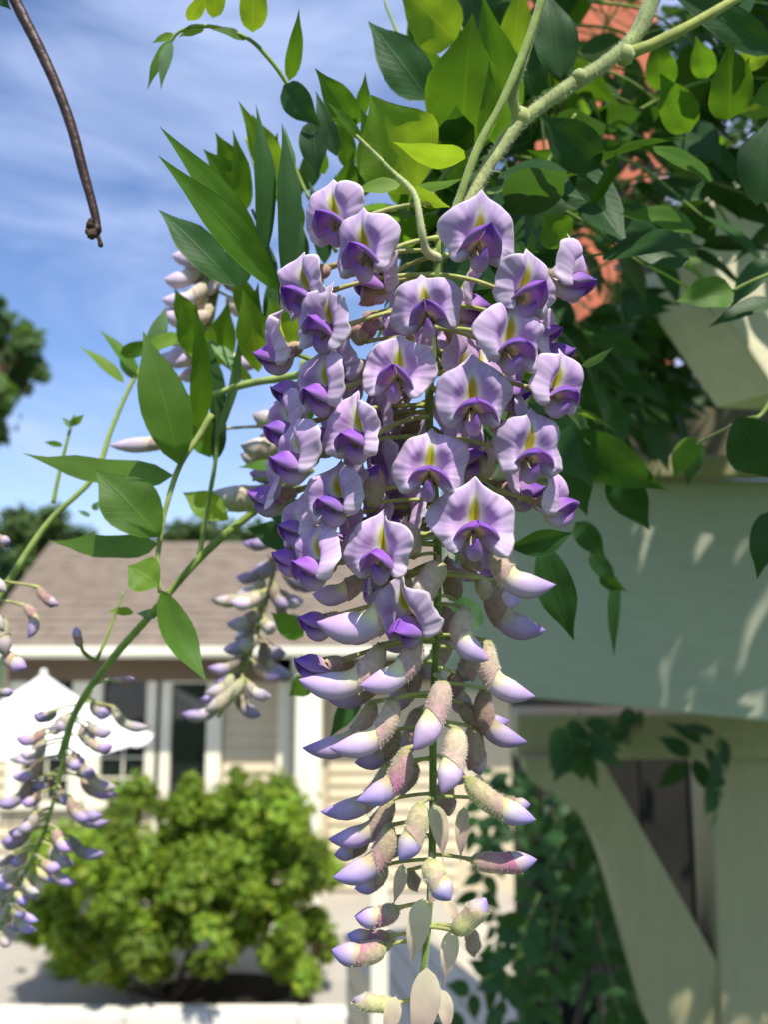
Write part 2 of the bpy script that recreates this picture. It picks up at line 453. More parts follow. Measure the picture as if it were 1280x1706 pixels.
V, Fc = box2(np.array([fx(462), HY - .02, 0]), np.array([fx(484), HY + .088, eave_z - .05])); obj('corner_trim', V, Fc, M['trim'], house, smooth=False)
V, Fc = box2(np.array([fx(500), HY - .5, 0]), np.array([fx(540), HY - .25, eave_z - .02])); obj('porch_column', V, Fc, M['trim'], house, smooth=False)
V, Fc = box2(np.array([XL, HY - .02, eave_z - .34]), np.array([XR, HY + .088, eave_z - .02])); obj('frieze_board', V, Fc, M['frieze'], house, smooth=False)
# roof: shingle courses laid on a sloping deck
EY, RY = HY - .52, 10.75
rz1 = hitY(250, 905, RY)[2]
RXL = -4.3
deck = prism(np.array([[RXL, EY, eave_z - .015], [RXL, EY, eave_z + .045], [RXL, RY, rz1], [RXL, RY, rz1 - .06]]), (7.8, 0, 0))
roof = obj('roof', deck[0], deck[1], M['shingle'], house, smooth=False)
nc = 15
for i in range(nc):
    a, b = i / nc, (i + 1.25) / nc
    p0 = np.array([0, EY + (RY - EY) * a, eave_z + .045 + (rz1 - eave_z - .045) * a]); p1 = np.array([0, EY + (RY - EY) * min(b, 1), eave_z + .045 + (rz1 - eave_z - .045) * min(b, 1)])
    n_ = nrm(np.cross((1, 0, 0), p1 - p0))
    off = RXL - .02 + .004 * (i % 3)
    prof = np.array([p0 + n_ * .004, p0 + n_ * .030, p1 + n_ * .012, p1 + n_ * .004]); prof[:, 0] = off
    V, Fc = prism(prof, (7.84 - .008 * (i % 3), 0, 0)); obj('shingle_course', V, Fc, M['shingle'], roof, smooth=False)
V, Fc = prism(np.array([[RXL, RY, rz1], [RXL, RY, rz1 - .06], [RXL, 13.0, 2.5], [RXL, 13.0, 2.56]]), (7.8, 0, 0)); obj('roof', V, Fc, M['shingle'], house, smooth=False)
g = np.array([[RXL, EY - .11, eave_z + .05], [RXL, EY - .11, eave_z - .03], [RXL, EY - .08, eave_z - .07], [RXL, EY - .005, eave_z - .07], [RXL, EY - .005, eave_z + .05]])
V, Fc = prism(g, (7.8, 0, 0)); obj('gutter', V, Fc, M['trim'], house, smooth=False)
V, Fc = box2(np.array([RXL + .02, EY, eave_z - .045]), np.array([RXL + 7.7, HY + .05, eave_z - .018])); obj('soffit', V, Fc, M['frieze'], house, smooth=False)
C = spline([(fx(500), EY - .05, eave_z - .08), (fx(498), EY + .02, eave_z - .2), (fx(489), HY - .06, eave_z - .42), (fx(489), HY - .06, .05)], 24)
V, Fc, *_ = sweep(C, .04, .03, 8, hint=(0, 1, .01)); obj('downspout', V, Fc, M['shadegrey'], house)

# ------------------------------------------------------------------ raised deck at the lower right
deck_o = thing('raised_deck', 'cream painted raised deck boards behind the tip of the main flower cluster', 'deck', (1.2, 5, 0))
dz = 1.1
ddir = nrm(np.array([-340 / F, 1.0, 0])); dn = np.array([ddir[1], -ddir[0], 0])
c0 = hitZ(700, 1700, dz)
for i in range(-1, 20):
    a = c0 + dn * (i * .118) - ddir * .6
    Lb = 1.7
    q = np.array([a, a + ddir * Lb, a + ddir * Lb + dn * .110, a + dn * .110])
    V, Fc = prism(q - np.array([0, 0, .03 + .002 * (i % 2)]), (0, 0, .03)); obj('deck_board', V, Fc, M['deck'], deck_o, smooth=False)
a = c0 + dn * (-.10) - ddir * .6
for k in range(6):
    zz = dz - .05 - k * .18
    q = np.array([a, a + ddir * 1.7, a + ddir * 1.7 + dn * .03, a + dn * .03]); q[:, 2] = zz - .165
    V, Fc = prism(q, (0, 0, .16)); obj('skirt_board', V, Fc, M['siding'], deck_o, smooth=False)
pp = hitZ(632, 1720, dz)
V, Fc = box(pp + np.array([0, 0, -.1]), (.075, .075, 2.0)); 
obj('deck_post', *bevbox(V, Fc, .008), M['trim'], deck_o, smooth=False)

# ------------------------------------------------------------------ garden bed, kerb
kb = thing('stone_kerb', 'pale stone kerb along the planting bed at the bottom of the picture', 'kerb', (-1.6, 6.3, 0))
x = -4.2; k = 0
while x < 1.2:
    V, Fc = box((x + .3, 6.30 + .10 * math.sin(k * 1.7) * .1, .05), (.592, .16, .13), rz=.02 * math.sin(k * 3.1)); obj('kerb_stone', *bevbox(V, Fc, .012), M['kerb'], kb, smooth=False)
    x += .6; k += 1
sheet('planting_bed', [(-2.6, 4.6), (1.2, 4.6), (1.2, 6.21), (-2.6, 6.21)], -.006, M['mulch'])
sheet('shrub_shade', [(-1.2 + .55 * math.cos(t), 6.95 + .32 * math.sin(t)) for t in np.linspace(0, 2 * math.pi, 24, endpoint=False)], -.005, M['mulch'])  # dark oval laid under the shrub as its shade, in the mulch tone

# ------------------------------------------------------------------ leaf clouds for shrubs and trees
def leaf_cloud(centres, radii, n, size, squash=1.0, shade=(.7, 1.3), aspect=1.8, up=.5, shell=.6):
    """n small leaf faces spread through lobes; each leaf a folded diamond of two triangles pairs"""
    centres = np.asarray(centres, float); radii = np.asarray(radii, float)
    w = radii ** 2; k = rng.choice(len(centres), n, p=w / w.sum())
    d = rng.normal(0, 1, (n, 3)); d /= np.linalg.norm(d, axis=1)[:, None]
    r = radii[k] * (shell + (1 - shell) * rng.random(n)) * (1 + .16 * rng.normal(0, 1, n)); r[rng.random(n) < .25] *= .6
    p = centres[k] + d * r[:, None] * np.array([1, 1, squash])
    nrml = d + rng.normal(0, .55, (n, 3)) + np.array([0, 0, up]); nrml /= np.linalg.norm(nrml, axis=1)[:, None]
    t = np.cross(nrml, rng.normal(0, 1, (n, 3))); t /= np.linalg.norm(t, axis=1)[:, None]
    b = np.cross(nrml, t)
    s = size * (.6 + .8 * rng.random(n))[:, None]
    A = np.stack([p - t * s * .5 * aspect, p + b * s * .5 - nrml * s * .1, p + t * s * .5 * aspect, p - b * s * .5 - nrml * s * .1], 1).reshape(-1, 3)
    Fc = [q for i in range(n) for q in ((4 * i, 4 * i + 1, 4 * i + 2), (4 * i, 4 * i + 2, 4 * i + 3))]
    lobe = rng.uniform(shade[0], shade[1], len(centres))[k] * rng.uniform(.8, 1.2, n)
    c = np.stack([lobe * rng.uniform(.85, 1.2, n), lobe, lobe * rng.uniform(.7, 1.1, n)], 1)
    return A, Fc, np.repeat(c, 4, axis=0)
def lobes(c, ext, n, r0, r1):
    out, rr = [], []
    for _ in range(n):
        d = rng.normal(0, 1, 3); d /= np.linalg.norm(d)
        out.append(np.asarray(c) + d * np.asarray(ext) * rng.uniform(.3, 1.06) ** .6); rr.append(rng.uniform(r0, r1))
    return out, rr
def shrub(name, label, px, py0, py1, half_px, Y, n, size, cat='shrub', trunk=True, nl=44, mat='shrubleaf', group=None, lr=(.12, .26)):
    top, bot = hitY(px, py0, Y), hitY(px, py1, Y)
    hw = half_px / F * Y
    c = (top + bot) / 2; hh = (top[2] - bot[2]) / 2
    t = thing(name, label, cat, (c[0], Y, 0), group)
    cs, rr = lobes(c, (hw * .80, hw * .72, hh * .80), nl, lr[0] * hw * 1.05, lr[1] * hw * 1.05)
    V, Fc, cc = leaf_cloud(cs, rr, n, size)
    obj('foliage', V, Fc, M[mat], t, cc, smooth=False, kind='stuff')
    if trunk:
        for i in range(7):
            a = np.array([c[0] + rng.uniform(-.06, .06), Y + rng.uniform(-.05, .05), -.02]); e = c + np.array([rng.uniform(-.55, .55) * hw, rng.uniform(-.4, .4) * hw, hh * rng.uniform(-.1, .45)])
            mpt = (a + e) / 2 + np.array([rng.uniform(-.1, .1), 0, -.05])
            Cc = spline([a, mpt, e], 12); V, Fc, *_ = sweep(Cc, np.linspace(.022, .008, 12), m=7, hint=(0, 1, .1)); obj('branch', V, Fc, M['bark'], t)
    return t
def lobe_shrub(name, label, lob, Y, n, size, base):
    ctr, rr = [], []
    for x, y, r in lob:
        for q in range(7):
            ctr.append(hitY(x + rng.normal(0, r * .5), y + rng.normal(0, r * .42), Y + rng.normal(0, .30))); rr.append(r * rng.uniform(.22, .72) / F * Y)
    b = hitZ(base[0], base[1], 0)
    t = thing(name, label, 'shrub', (b[0], Y, 0))
    V, Fc, cc = leaf_cloud(ctr, rr, n, size, shade=(.55, 1.35), shell=.3, up=.8)
    obj('foliage', V, Fc, M['shrubleaf'], t, cc, smooth=False, kind='stuff')
    for k, (x, y, r) in enumerate(lob[::3]):
        e = hitY(x, y, Y); a = np.array([b[0] + rng.uniform(-.08, .08), Y + rng.uniform(-.06, .06), -.03])
        C = spline([a, (a + e) / 2 + np.array([rng.uniform(-.1, .1), rng.uniform(-.1, .1), -.08]), e], 10); V, Fc, *_ = sweep(C, np.linspace(.018, .006, 10), m=6, hint=(0, 1, .1)); obj('branch', V, Fc, M['bark'], t)
    return t
lobe_shrub('broad_shrub', 'broad irregular bright green shrub in front of the house', [(130, 1435, 62), (200, 1375, 60), (285, 1340, 60), (365, 1345, 55), (445, 1350, 55), (505, 1395, 55), (90, 1500, 52), (160, 1530, 62), (250, 1470, 80), (340, 1425, 80), (430, 1430, 75), (505, 1460, 52), (130, 1585, 45), (215, 1585, 52), (300, 1550, 52), (62, 1545, 28), (402, 1296, 16), (350, 1520, 40), (535, 1425, 35), (175, 1620, 26), (480, 1320, 22), (260, 1600, 34), (365, 1570, 34), (410, 1500, 50), (200, 1628, 22), (330, 1606, 26), (440, 1545, 40), (380, 1560, 34)], 6.8, 46000, .043, (290, 1660))
shrub('low_shrub', 'small loose green shrub at the right foot of the big rounded shrub', 505, 1495, 1640, 82, 6.75, 3400, .038, nl=16, lr=(.2, .34))
def tree(name, label, lob, Y, n, size, base_px, mat='treeleaf', shade=(.7, 1.3)):
    ctr = [hitY(x, y, Y + rng.uniform(-.4, .4)) for x, y, r in lob]; rr = [r / F * Y for x, y, r in lob]
    bx = hitY(base_px, 1060, Y)
    t = thing(name, label, 'tree', (bx[0], Y, 0))
    V, Fc, cc = leaf_cloud(ctr, rr, n, size, shade=shade, shell=.35)
    obj('crown', V, Fc, M[mat], t, cc, smooth=False, kind='stuff')
    top = np.mean(ctr, axis=0)
    Cc = spline([(bx[0], Y, -.03), (bx[0] + .1, Y, top[2] * .5), top], 14); V, Fc, *_ = sweep(Cc, np.linspace(.2, .07, 14), m=9, hint=(0, 1, .1)); tr_ = obj('trunk', V, Fc, M['bark'], t)
    for c in ctr:
        Cc = spline([Cc0 := np.array([bx[0] + .08, Y, min(c[2], top[2]) * .75]), (Cc0 + c) / 2 + np.array([0, 0, .1]), c], 8); V, Fc, *_ = sweep(Cc, np.linspace(.05, .015, 8), m=6, hint=(0, 1, .1)); obj('limb', V, Fc, M['bark'], t)
    return t
tree('leafy_tree', 'dark green tree reaching in from the left edge against the sky', [(-60, 560, 70), (10, 590, 34), (45, 570, 26), (55, 610, 24), (20, 630, 34), (-20, 660, 46), (70, 625, 14), (-5, 540, 30), (-50, 680, 60), (-10, 720, 22), (40, 545, 16), (0, 505, 12), (-90, 620, 80)], 13.5, 9000, .11, -110, shade=(1.5, 2.6))
tree('pale_tree', 'hazy olive tree behind the left end of the roof', [(30, 880, 42), (70, 890, 44), (110, 910, 40), (40, 940, 50), (140, 900, 26), (10, 970, 50), (60, 990, 60), (90, 860, 22), (20, 1040, 60), (150, 930, 30)], 16.5, 7000, .12, 60, shade=(1.3, 2.0))
tree('far_tree', 'low green treetop showing just above the roof ridge', [(300, 895, 34), (340, 890, 32), (380, 900, 36), (265, 910, 26), (420, 900, 36), (460, 905, 36), (330, 930, 50), (400, 940, 50)], 17.5, 5000, .12, 350, shade=(1.2, 1.9))

# ------------------------------------------------------------------ patio umbrella
ap = hitY(72, 1122, 7.9)
umb = thing('patio_umbrella', 'white canvas patio umbrella standing open by the house windows', 'umbrella', (ap[0], 7.9, 0))
rim_r, drop, ns = 1.02, .60, 8
rim = [ap + np.array([rim_r * math.cos(R(22.5 + 45 * i)), rim_r * math.sin(R(22.5 + 45 * i)), -drop]) for i in range(ns)]
for i in range(ns):
    a, b = rim[i], rim[(i + 1) % ns]
    nu, nv = 8, 5
    V = []
    for u in np.linspace(0, 1, nu):
        for v in np.linspace(0, 1, nv):
            e = a * (1 - v) + b * v
            p = ap * (1 - u) + e * u
            p = p + np.array([0, 0, -.05 * math.sin(math.pi * u) - .05 * math.sin(math.pi * v) * u])
            V.append(p)
    Fc = [(p * nv + q, p * nv + q + 1, (p + 1) * nv + q + 1, (p + 1) * nv + q) for p in range(nu - 1) for q in range(nv - 1)]
    obj('canopy_panel', V, Fc, M['canvas'], umb)
    Cc = spline([ap - np.array([0, 0, .03]), (ap + a) / 2 - np.array([0, 0, .09]), a - np.array([0, 0, .02])], 8); V, Fc, *_ = sweep(Cc, .012, m=6, hint=(.3, .5, .8)); obj('rib', V, Fc, M['pole'], umb)
Cc = np.array([[ap[0], 7.9, 0], [ap[0], 7.9, ap[2] / 2], [ap[0], 7.9, ap[2] - .03]]); V, Fc, *_ = sweep(Cc, .025, m=10, hint=(0, 1, 0)); obj('pole', V, Fc, M['pole'], umb)
Cc = np.array([ap - [0, 0, .02], ap + [0, 0, .02], ap + [0, 0, .04]]); V, Fc, *_ = sweep(Cc, [.035, .028, .012], m=10, hint=(0, 1, 0)); obj('finial', V, Fc, M['canvas'], umb)

# ------------------------------------------------------------------ pergola
perg = thing('pergola', 'cream painted pergola with notched rafter end, curved brace and post', 'pergola', P(1240, 1700, 1.1) * [1, 1, 0])
def board(name, poly_px, d, thick, mat, bev=.004, depths=None):
    poly = np.array([P(x, y, d if depths is None else depths[i]) for i, (x, y) in enumerate(poly_px)])
    n_ = nrm(np.cross(poly[1] - poly[0], poly[2] - poly[1]))
    if n_ @ FWD < 0: n_ = -n_
    V, Fc = prism(poly, n_ * thick)
    if bev: V, Fc = bevbox(V, Fc, bev)
    return obj(name, V, Fc, M[mat], perg, smooth=False)
# main face board of the beam: turns slightly away to the left
board('beam_board', [(735, 1148), (735, 800), (1700, 800), (1700, 1246)], .95, .04, 'shadegrey', depths=[1.04, 1.04, .90, .90])
board('cap_board', [(735, 800), (735, 762), (1700, 752), (1700, 790)], .95, .10, 'shadetan', depths=[1.03, 1.03, .87, .87])
board('upper_beam', [(760, 792), (760, 640), (1700, 600), (1700, 782)], 1.0, .05, 'shadebrown', depths=[1.12, 1.12, 1.0, 1.0])
board('header_board', [(862, 1190), (862, 1268), (1700, 1262), (1700, 1190)], 1.12, .05, 'shadetan')
# knee brace with a curved outer edge
outer = spline([(872, 1262), (886, 1302), (928, 1326), (972, 1366), (1008, 1432), (1040, 1530), (1064, 1620), (1098, 1740)], 26)
brace_px = list(map(tuple, outer)) + [(1270, 1740), (1195, 1600), (1004, 1264)]
br = np.array([P(x, y, 1.10) for x, y in brace_px])
V, Fc = prism(br, FWD * .075); obj('knee_brace', *bevbox(V, Fc, .003), M['shadetan'], perg, smooth=False)
pa, pb = P(1186, 1262, 1.12), P(1440, 1262, 1.12)
V, Fc = box2(np.array([pa[0], pa[1] + .012, 0]), np.array([pb[0], pa[1] + .012 + .075, pa[2] + .25])); obj('post', *bevbox(V, Fc, .008), M['shadetan'], perg, smooth=False)
# rafter tail: thickness runs away from the lens to the left, its end cut on the slant
th = P(1090, 515, .66) - P(1182, 470, .60)
s0, s1, s2, s3, s4 = P(1170, 452, .60), P(1192, 498, .60), P(1284, 640, .60), P(1700, 660, .64), P(1700, 220, .64)
n_face = nrm(np.cross(s3 - s1, s4 - s1))
V, Fc = prism(np.array([P(1150, 330, .60), s0, s1, P(1296, 652, .60), P(1700, 672, .66), P(1700, 300, .66)]), th); obj('rafter', *bevbox(V, Fc, .003), M['cream'], perg, smooth=False)
V, Fc = prism(np.array([P(1140, 240, 1.3), P(1140, 345, 1.3), P(1330, 420, 1.3), P(1330, 250, 1.3)]), FWD * .04 + RT * .0); obj('rafter', *bevbox(V, Fc, .003), M['cream'], perg, smooth=False)

# added dark wall under the pergola; its near-black boards hold the shade
dark_back = thing('shade_wall', 'added dark wall painted as the shade behind the pergola brace and hanging vines', 'wall', P(1100, 1700, 2.1) * [1, 1, 0])
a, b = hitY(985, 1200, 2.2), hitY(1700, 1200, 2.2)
M['darkwall'] = simple('shade_dark_tone', (.020, .018, .014), .8, .2, 6, .3)
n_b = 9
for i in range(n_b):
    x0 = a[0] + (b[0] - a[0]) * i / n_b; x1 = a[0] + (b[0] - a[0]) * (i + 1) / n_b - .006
    V, Fc = box2(np.array([x0, 2.2 + .004 * (i % 2), 0]), np.array([x1, 2.24, 2.75])); obj('wall_board', V, Fc, M['darkwall'], dark_back, smooth=False)

# terracotta chimney glimpsed between leaves
ch = thing('chimney', 'terracotta orange chimney glimpsed between the upper right leaves', 'chimney', hitY(980, 1060, 2.6) * [1, 1, 0])
xa, xb = hitY(888, 300, 2.6)[0], hitY(1112, 300, 2.6)[0]
zt = hitY(1000, -120, 2.6)[2]
V, Fc = box2(np.array([xa, 2.6, 2.9]), np.array([xb, 3.0, zt])); obj('stack', *bevbox(V, Fc, .01), M['terracotta'], ch, smooth=False)
V, Fc = box2(np.array([xa - .04, 2.56, zt]), np.array([xb + .04, 3.04, zt + .08])); obj('coping', *bevbox(V, Fc, .01), M['terracotta'], ch, smooth=False)
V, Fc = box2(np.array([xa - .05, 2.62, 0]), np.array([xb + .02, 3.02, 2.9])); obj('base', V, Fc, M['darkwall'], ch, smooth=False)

# ------------------------------------------------------------------ leaves
def leaf_geo(base, tip, width, normal, fold=.25, bow=.06, n=11, maxat=.36, wave=0.0, asym=0.0, taper=1.0):
    """one leaflet blade: ovate, drawn-out tip, folded on its midrib; returns V, F, uv"""
    base, tip = np.asarray(base, float), np.asarray(tip, float)
    ax = tip - base; L = np.linalg.norm(ax); ax = ax / L
    nn = np.asarray(normal, float); nn = nrm(nn - ax * (nn @ ax)); sd = np.cross(ax, nn)
    t = np.linspace(0, 1, n)
    u = t ** (math.log(.5) / math.log(maxat))
    w = np.sin(math.pi * u) ** .82
    w = w * (1 - .5 * taper * sstep(.58, .96, t)) + .012 * (1 - t)
    if taper > 1: w = w * (1 - t) ** .40 * 1.15
    w[0] = .03; w[-1] = 0.004
    ph = rng.uniform(0, 6.28)
    cr = np.array([-1, -.72, -.4, 0, .4, .72, 1.0])
    V, U = [], []
    for i in range(n):
        c = base + ax * L * t[i] + nn * (bow * L * math.sin(math.pi * t[i])) - nn * (bow * .9 * L * max(0, t[i] - .6) ** 2 * 2)
        for k in cr:
            hw = w[i] * width / 2 * (1 + asym * k)
            lift = fold * abs(k) * hw - .10 * hw * k * k * (1 if fold > 0 else -1)
            V.append(c + sd * k * hw + nn * (lift + wave * hw * math.sin(t[i] * 13 + k * 2 + ph) * abs(k)))
            U.append((.5 + .5 * k, t[i]))
    m = len(cr)
    Fc = [(i * m + j, (i + 1) * m + j, (i + 1) * m + j + 1, i * m + j + 1) for i in range(n - 1) for j in range(m - 1)]
    return np.array(V), Fc, np.array(U)
def leaflet(parent, b, t, w, d, mat='leaf', dt=None, tilt=0, fold=.25, bow=.05, maxat=.36, wave=.08):
    """leaflet from photo pixels: base b, tip t, apparent width w, depth d, tip depth d + dt"""
    if dt is None: dt = -.55 * math.hypot(t[0] - b[0], t[1] - b[1]) / F * d if (t[1] < 520 and t[1] < b[1] and mat in ('leaf', 'leafy')) else 0
    B, T = P(b[0], b[1], d), P(t[0], t[1], d + dt)
    ax = nrm(T - B); toc = nrm(CAM - (B + T) / 2)
    s = nrm(np.cross(ax, toc)); n0 = nrm(np.cross(s, ax))
    n_ = n0 * math.cos(R(tilt)) + s * math.sin(R(tilt))
    W = w / F * (d + dt / 2) / max(.35, math.cos(R(tilt)))
    V, Fc, U = leaf_geo(B, T, W, n_, fold, bow, maxat=maxat, wave=wave)
    return obj('leaflet', V, Fc, M[mat], parent, None, U)
GREEN, YGREEN, DGREEN, PALE = np.array((.20, .28, .05)), np.array((.36, .42, .10)), np.array((.07, .12, .025)), np.array((.42, .44, .20))
def stem_geo(mb, pts, r0, r1, n=26, m=9, c0=GREEN, c1=None, hair=0, hl=.0008, hw=.000035, hcol=(.6, .62, .38)):
    C = spline(pts, n); rr = np.linspace(r0, r1, n) * (1 + .05 * np.sin(np.linspace(0, 21, n)))
    V, Fc, t, a, Cc = sweep(C, rr, m=m)
    mb.add(V, Fc, mixc(c0, c0 if c1 is None else c1, t))
    if hair:
        A, Q = hairs(V, Cc, hair, hl, hw); mb.add(A, Q, hcol)
    return C
def stem(parent, pts_px, r0, r1, name='stem', **kw):
    """pts_px: (x, y, depth) list"""
    mb = MB(); stem_geo(mb, [P(*p) for p in pts_px], r0, r1, **kw)
    return mb.obj(name, M['stem'], parent)
def node(parent, px, r, col=PALE, name='node'):
    c = P(*px); Cc = np.array([c + UP * r * k for k in (-1.1, -.7, 0, .7, 1.1)])
    V, Fc, *_ = sweep(Cc, r * np.array([.2, .8, 1.05, .8, .2]), m=9)
    return obj(name, V, Fc, M['stem'], parent, np.broadcast_to(col, (len(V), 3)))

PX = lambda px, d: px / F * d      # pixel length at depth d in metres

# ------------------------------------------------------------------ flower parts (units: centimetres, opening towards -Y, banner up)
CM = .01
LIL = np.array((.65, .43, .71)); PALEL = np.array((.87, .73, .86)); PURP = np.array((.43, .22, .58)); WHT = np.array((.88, .85, .82)); YEL = np.array((.66, .62, .05)); CREAM = np.array((.74, .70, .44))
VIO = np.array((.34, .12, .58)); MAG = np.array((.62, .36, .68)); PINKW = np.array((.76, .62, .74))
def grid_faces(n, m): return [(i * m + j, i * m + j + 1, (i + 1) * m + j + 1, (i + 1) * m + j) for i in range(n - 1) for j in range(m - 1)]
def solid(V, n, m, col, thick):
    """give a grid sheet a little thickness and a rounded rim"""
    G = V.reshape(n, m, 3)
    du = np.gradient(G, axis=0); dv = np.gradient(G, axis=1)
    N = np.cross(du, dv); N /= np.linalg.norm(N, axis=2)[..., None] + 1e-9
    A, B = G + N * thick / 2, G - N * thick / 2
    V2 = np.concatenate([A.reshape(-1, 3), B.reshape(-1, 3)]); k = n * m
    Fc = grid_faces(n, m) + [tuple(i + k for i in f[::-1]) for f in grid_faces(n, m)]
    edge = [(0, j) for j in range(m)] + [(i, m - 1) for i in range(1, n)] + [(n - 1, j) for j in range(m - 2, -1, -1)] + [(i, 0) for i in range(n - 2, 0, -1)]
    e = [i * m + j for i, j in edge]
    Fc += [(e[i], e[i] + k, e[(i + 1) % len(e)] + k, e[(i + 1) % len(e)]) for i in range(len(e))]
    return V2, Fc, np.concatenate([col, col])
def banner_mesh(fold=.15, cup=.5, back=.25, curl=.12, seed=0, droop=0.0, asym=0.0, wav=1.0):
    r_ = np.random.default_rng(seed)
    th = np.linspace(-158, 158, 121)
    key = [(0, 1.36), (7, 1.17), (22, 1.15), (42, 1.25), (60, 1.24), (90, 1.06), (106, .98), (120, .96), (134, .80), (148, .45), (158, .22)]
    Rr = np.interp(np.abs(th), [k[0] for k in key], [k[1] for k in key])
    Rs = np.convolve(np.pad(Rr, 2, mode='edge'), [.1, .2, .4, .2, .1], 'valid')
    Rr = np.where(np.abs(th) < 4, .5 * Rr + .5 * Rs, Rs)
    Rr = Rr * (1 + .05 * np.sin(R(1) * th * 2 + r_.uniform(0, 6)) + .035 * np.sin(R(1) * th * 5 + r_.uniform(0, 6)))
    nr = 17
    rr = np.linspace(.03, 1, nr)
    x = np.sin(R(1) * th)[None] * Rr[None] * rr[:, None]; z = .12 + np.cos(R(1) * th)[None] * Rr[None] * rr[:, None]
    ax = np.abs(x); q = rr[:, None] * np.ones_like(x)
    # pigment, in the flat petal
    blot = np.sqrt((ax / (.11 + .16 * np.clip(1 - z, 0, 1))) ** 2 + ((z - .56) / .46) ** 2)
    halo = np.sqrt((ax / (.24 + .16 * np.clip(1 - z, 0, 1))) ** 2 + ((z - .52) / .72) ** 2)
    c = np.broadcast_to(LIL, x.shape + (3,)).copy()
    c = mixc(c, PURP, .55 * sstep(.55, 1.25, z) * sstep(.85, .1, ax))
    c = mixc(c, PALEL, sstep(.45, 1.0, q) * .65)
    c = mixc(c, PALEL, sstep(.55, -.25, z) * .95)
    veins = (.5 + .5 * np.sin(R(1) * th * 38 + 1.5 * np.sin(R(1) * th * 5)))[None] * np.ones_like(x) * (.6 + .4 * np.sin(R(1) * th * 13 + seed))[None]
    c = mixc(c, PURP, .34 * veins * sstep(.25, .6, q))
    c = mixc(c, WHT, sstep(1.15, .5, halo))
    c = mixc(c, YEL, sstep(1.1, .45, blot))
    c = mixc(c, CREAM, sstep(.10, -.1, z) * sstep(.35, .1, ax))
    c = mixc(c, WHT, sstep(.93, 1.0, q) * .75)
    # form
    fd = fold * (1 + asym * np.sign(x))
    y = -fd * (np.sqrt(ax * ax + .002) - .04) - .05 * sstep(.0, .12, ax)
    y = y - .30 * np.exp(-((ax - .52) / .34) ** 2) * sstep(.2, .7, q)
    y = y + curl * q ** 5 * 1.6
    y = y + back * np.clip(z - .1, 0, 2) ** 1.6 * .8
    y = y - cup * np.clip(.45 - z, 0, 2) ** 1.4 * sstep(.1, .6, ax)
    y = y + wav * (.10 * np.sin(R(1) * th * 3 + r_.uniform(0, 6))[None] * q ** 2 + .05 * np.sin(R(1) * th * 7 + r_.uniform(0, 6))[None] * q ** 3 + .03 * np.sin(R(1) * th * 15 + r_.uniform(0, 6))[None] * q ** 5 + .010 * np.sin(R(1) * th * 26 + r_.uniform(0, 6))[None] * q ** 2)
    x2 = x * np.cos(np.arctan(fd) * .8) * (1 + .06 * np.sin(z * 5 + r_.uniform(0, 6)) * np.sign(x) * q)
    if droop: z = z - droop * np.clip(ax - .3, 0, 2) ** 1.5
    V = np.stack([x2, y + .04, z], -1).reshape(-1, 3)
    V, Fc, c = solid(V, nr, len(th), c.reshape(-1, 3), .016)
    return make_mesh('banner_petal', V * CM, Fc, M['petal'], c)
def wing_mesh(s, spread=1.0, rise=.64, flare=.22, seed=0, ln=1.0):
    """one half of the hood: a curtain-like shell between its upper margin and its flaring lower margin, meeting its twin in a raised point"""
    r_ = np.random.default_rng(seed + 50)
    na, nb = 24, 13
    O = spline([(.10, -.06, -.12), (.36, -.35 * ln, -.36), (.54, -.62 * ln, -.36), (.50, -.82 * ln, -.20), (.34, -.95 * ln, .04), (.14, -1.02 * ln, rise * .62), (.0, -1.04 * ln, rise)], na)
    I = spline([(.010, -.08, .10), (.015, -.30 * ln, .30), (.02, -.52 * ln, .39), (.02, -.70 * ln, rise * .7 + .14), (.02, -.85 * ln, rise * .85 + .07), (.01, -.97 * ln, rise), (.0, -1.04 * ln, rise)], na)
    O = O * [spread, 1, 1]; I = I * [spread ** .5, 1, 1]
    b = np.linspace(0, 1, nb)
    G = I[:, None] * (1 - b)[None, :, None] + O[:, None] * b[None, :, None]
    a = np.linspace(0, 1, na)[:, None]; wd = np.linalg.norm(O - I, axis=1)[:, None]
    bul = np.sin(math.pi * b)[None] * wd
    G[..., 1] -= .12 * bul; G[..., 2] += .13 * bul; G[..., 0] += .20 * bul
    G[..., 0] += flare * b[None] ** 5 * wd * .5; G[..., 1] += .25 * b[None] ** 5 * wd
    G[..., 2] += .055 * np.sin(10 * a + r_.uniform(0, 6)) * b[None] ** 2; G[..., 1] += .05 * np.sin(8 * a + r_.uniform(0, 6)) * b[None] ** 2
    A = a * np.ones((1, nb)); B = b[None] * np.ones((na, 1))
    c = np.broadcast_to(VIO, (na, nb, 3)).copy()
    c = mixc(c, MAG, sstep(.30, .85, B) * .60 * (1 - .7 * sstep(.6, .95, A)))
    c = mixc(c, VIO * .70, sstep(.72, 1.0, A) * .75)
    c = mixc(c, PALEL, sstep(.88, 1.0, B) * .65 * (1 - .6 * sstep(.7, 1, A)))
    c = mixc(c, MAG, sstep(.45, .2, A) * .8)
    c = mixc(c, CREAM, sstep(.16, .03, A))
    V = (G * [s, 1, 1]).reshape(-1, 3)
    V, Fc, c = solid(V, na, nb, c.reshape(-1, 3), .024)
    if s > 0: Fc = [f[::-1] for f in Fc]
    return make_mesh('wing_petal', V * CM, Fc, M['wing'], c)
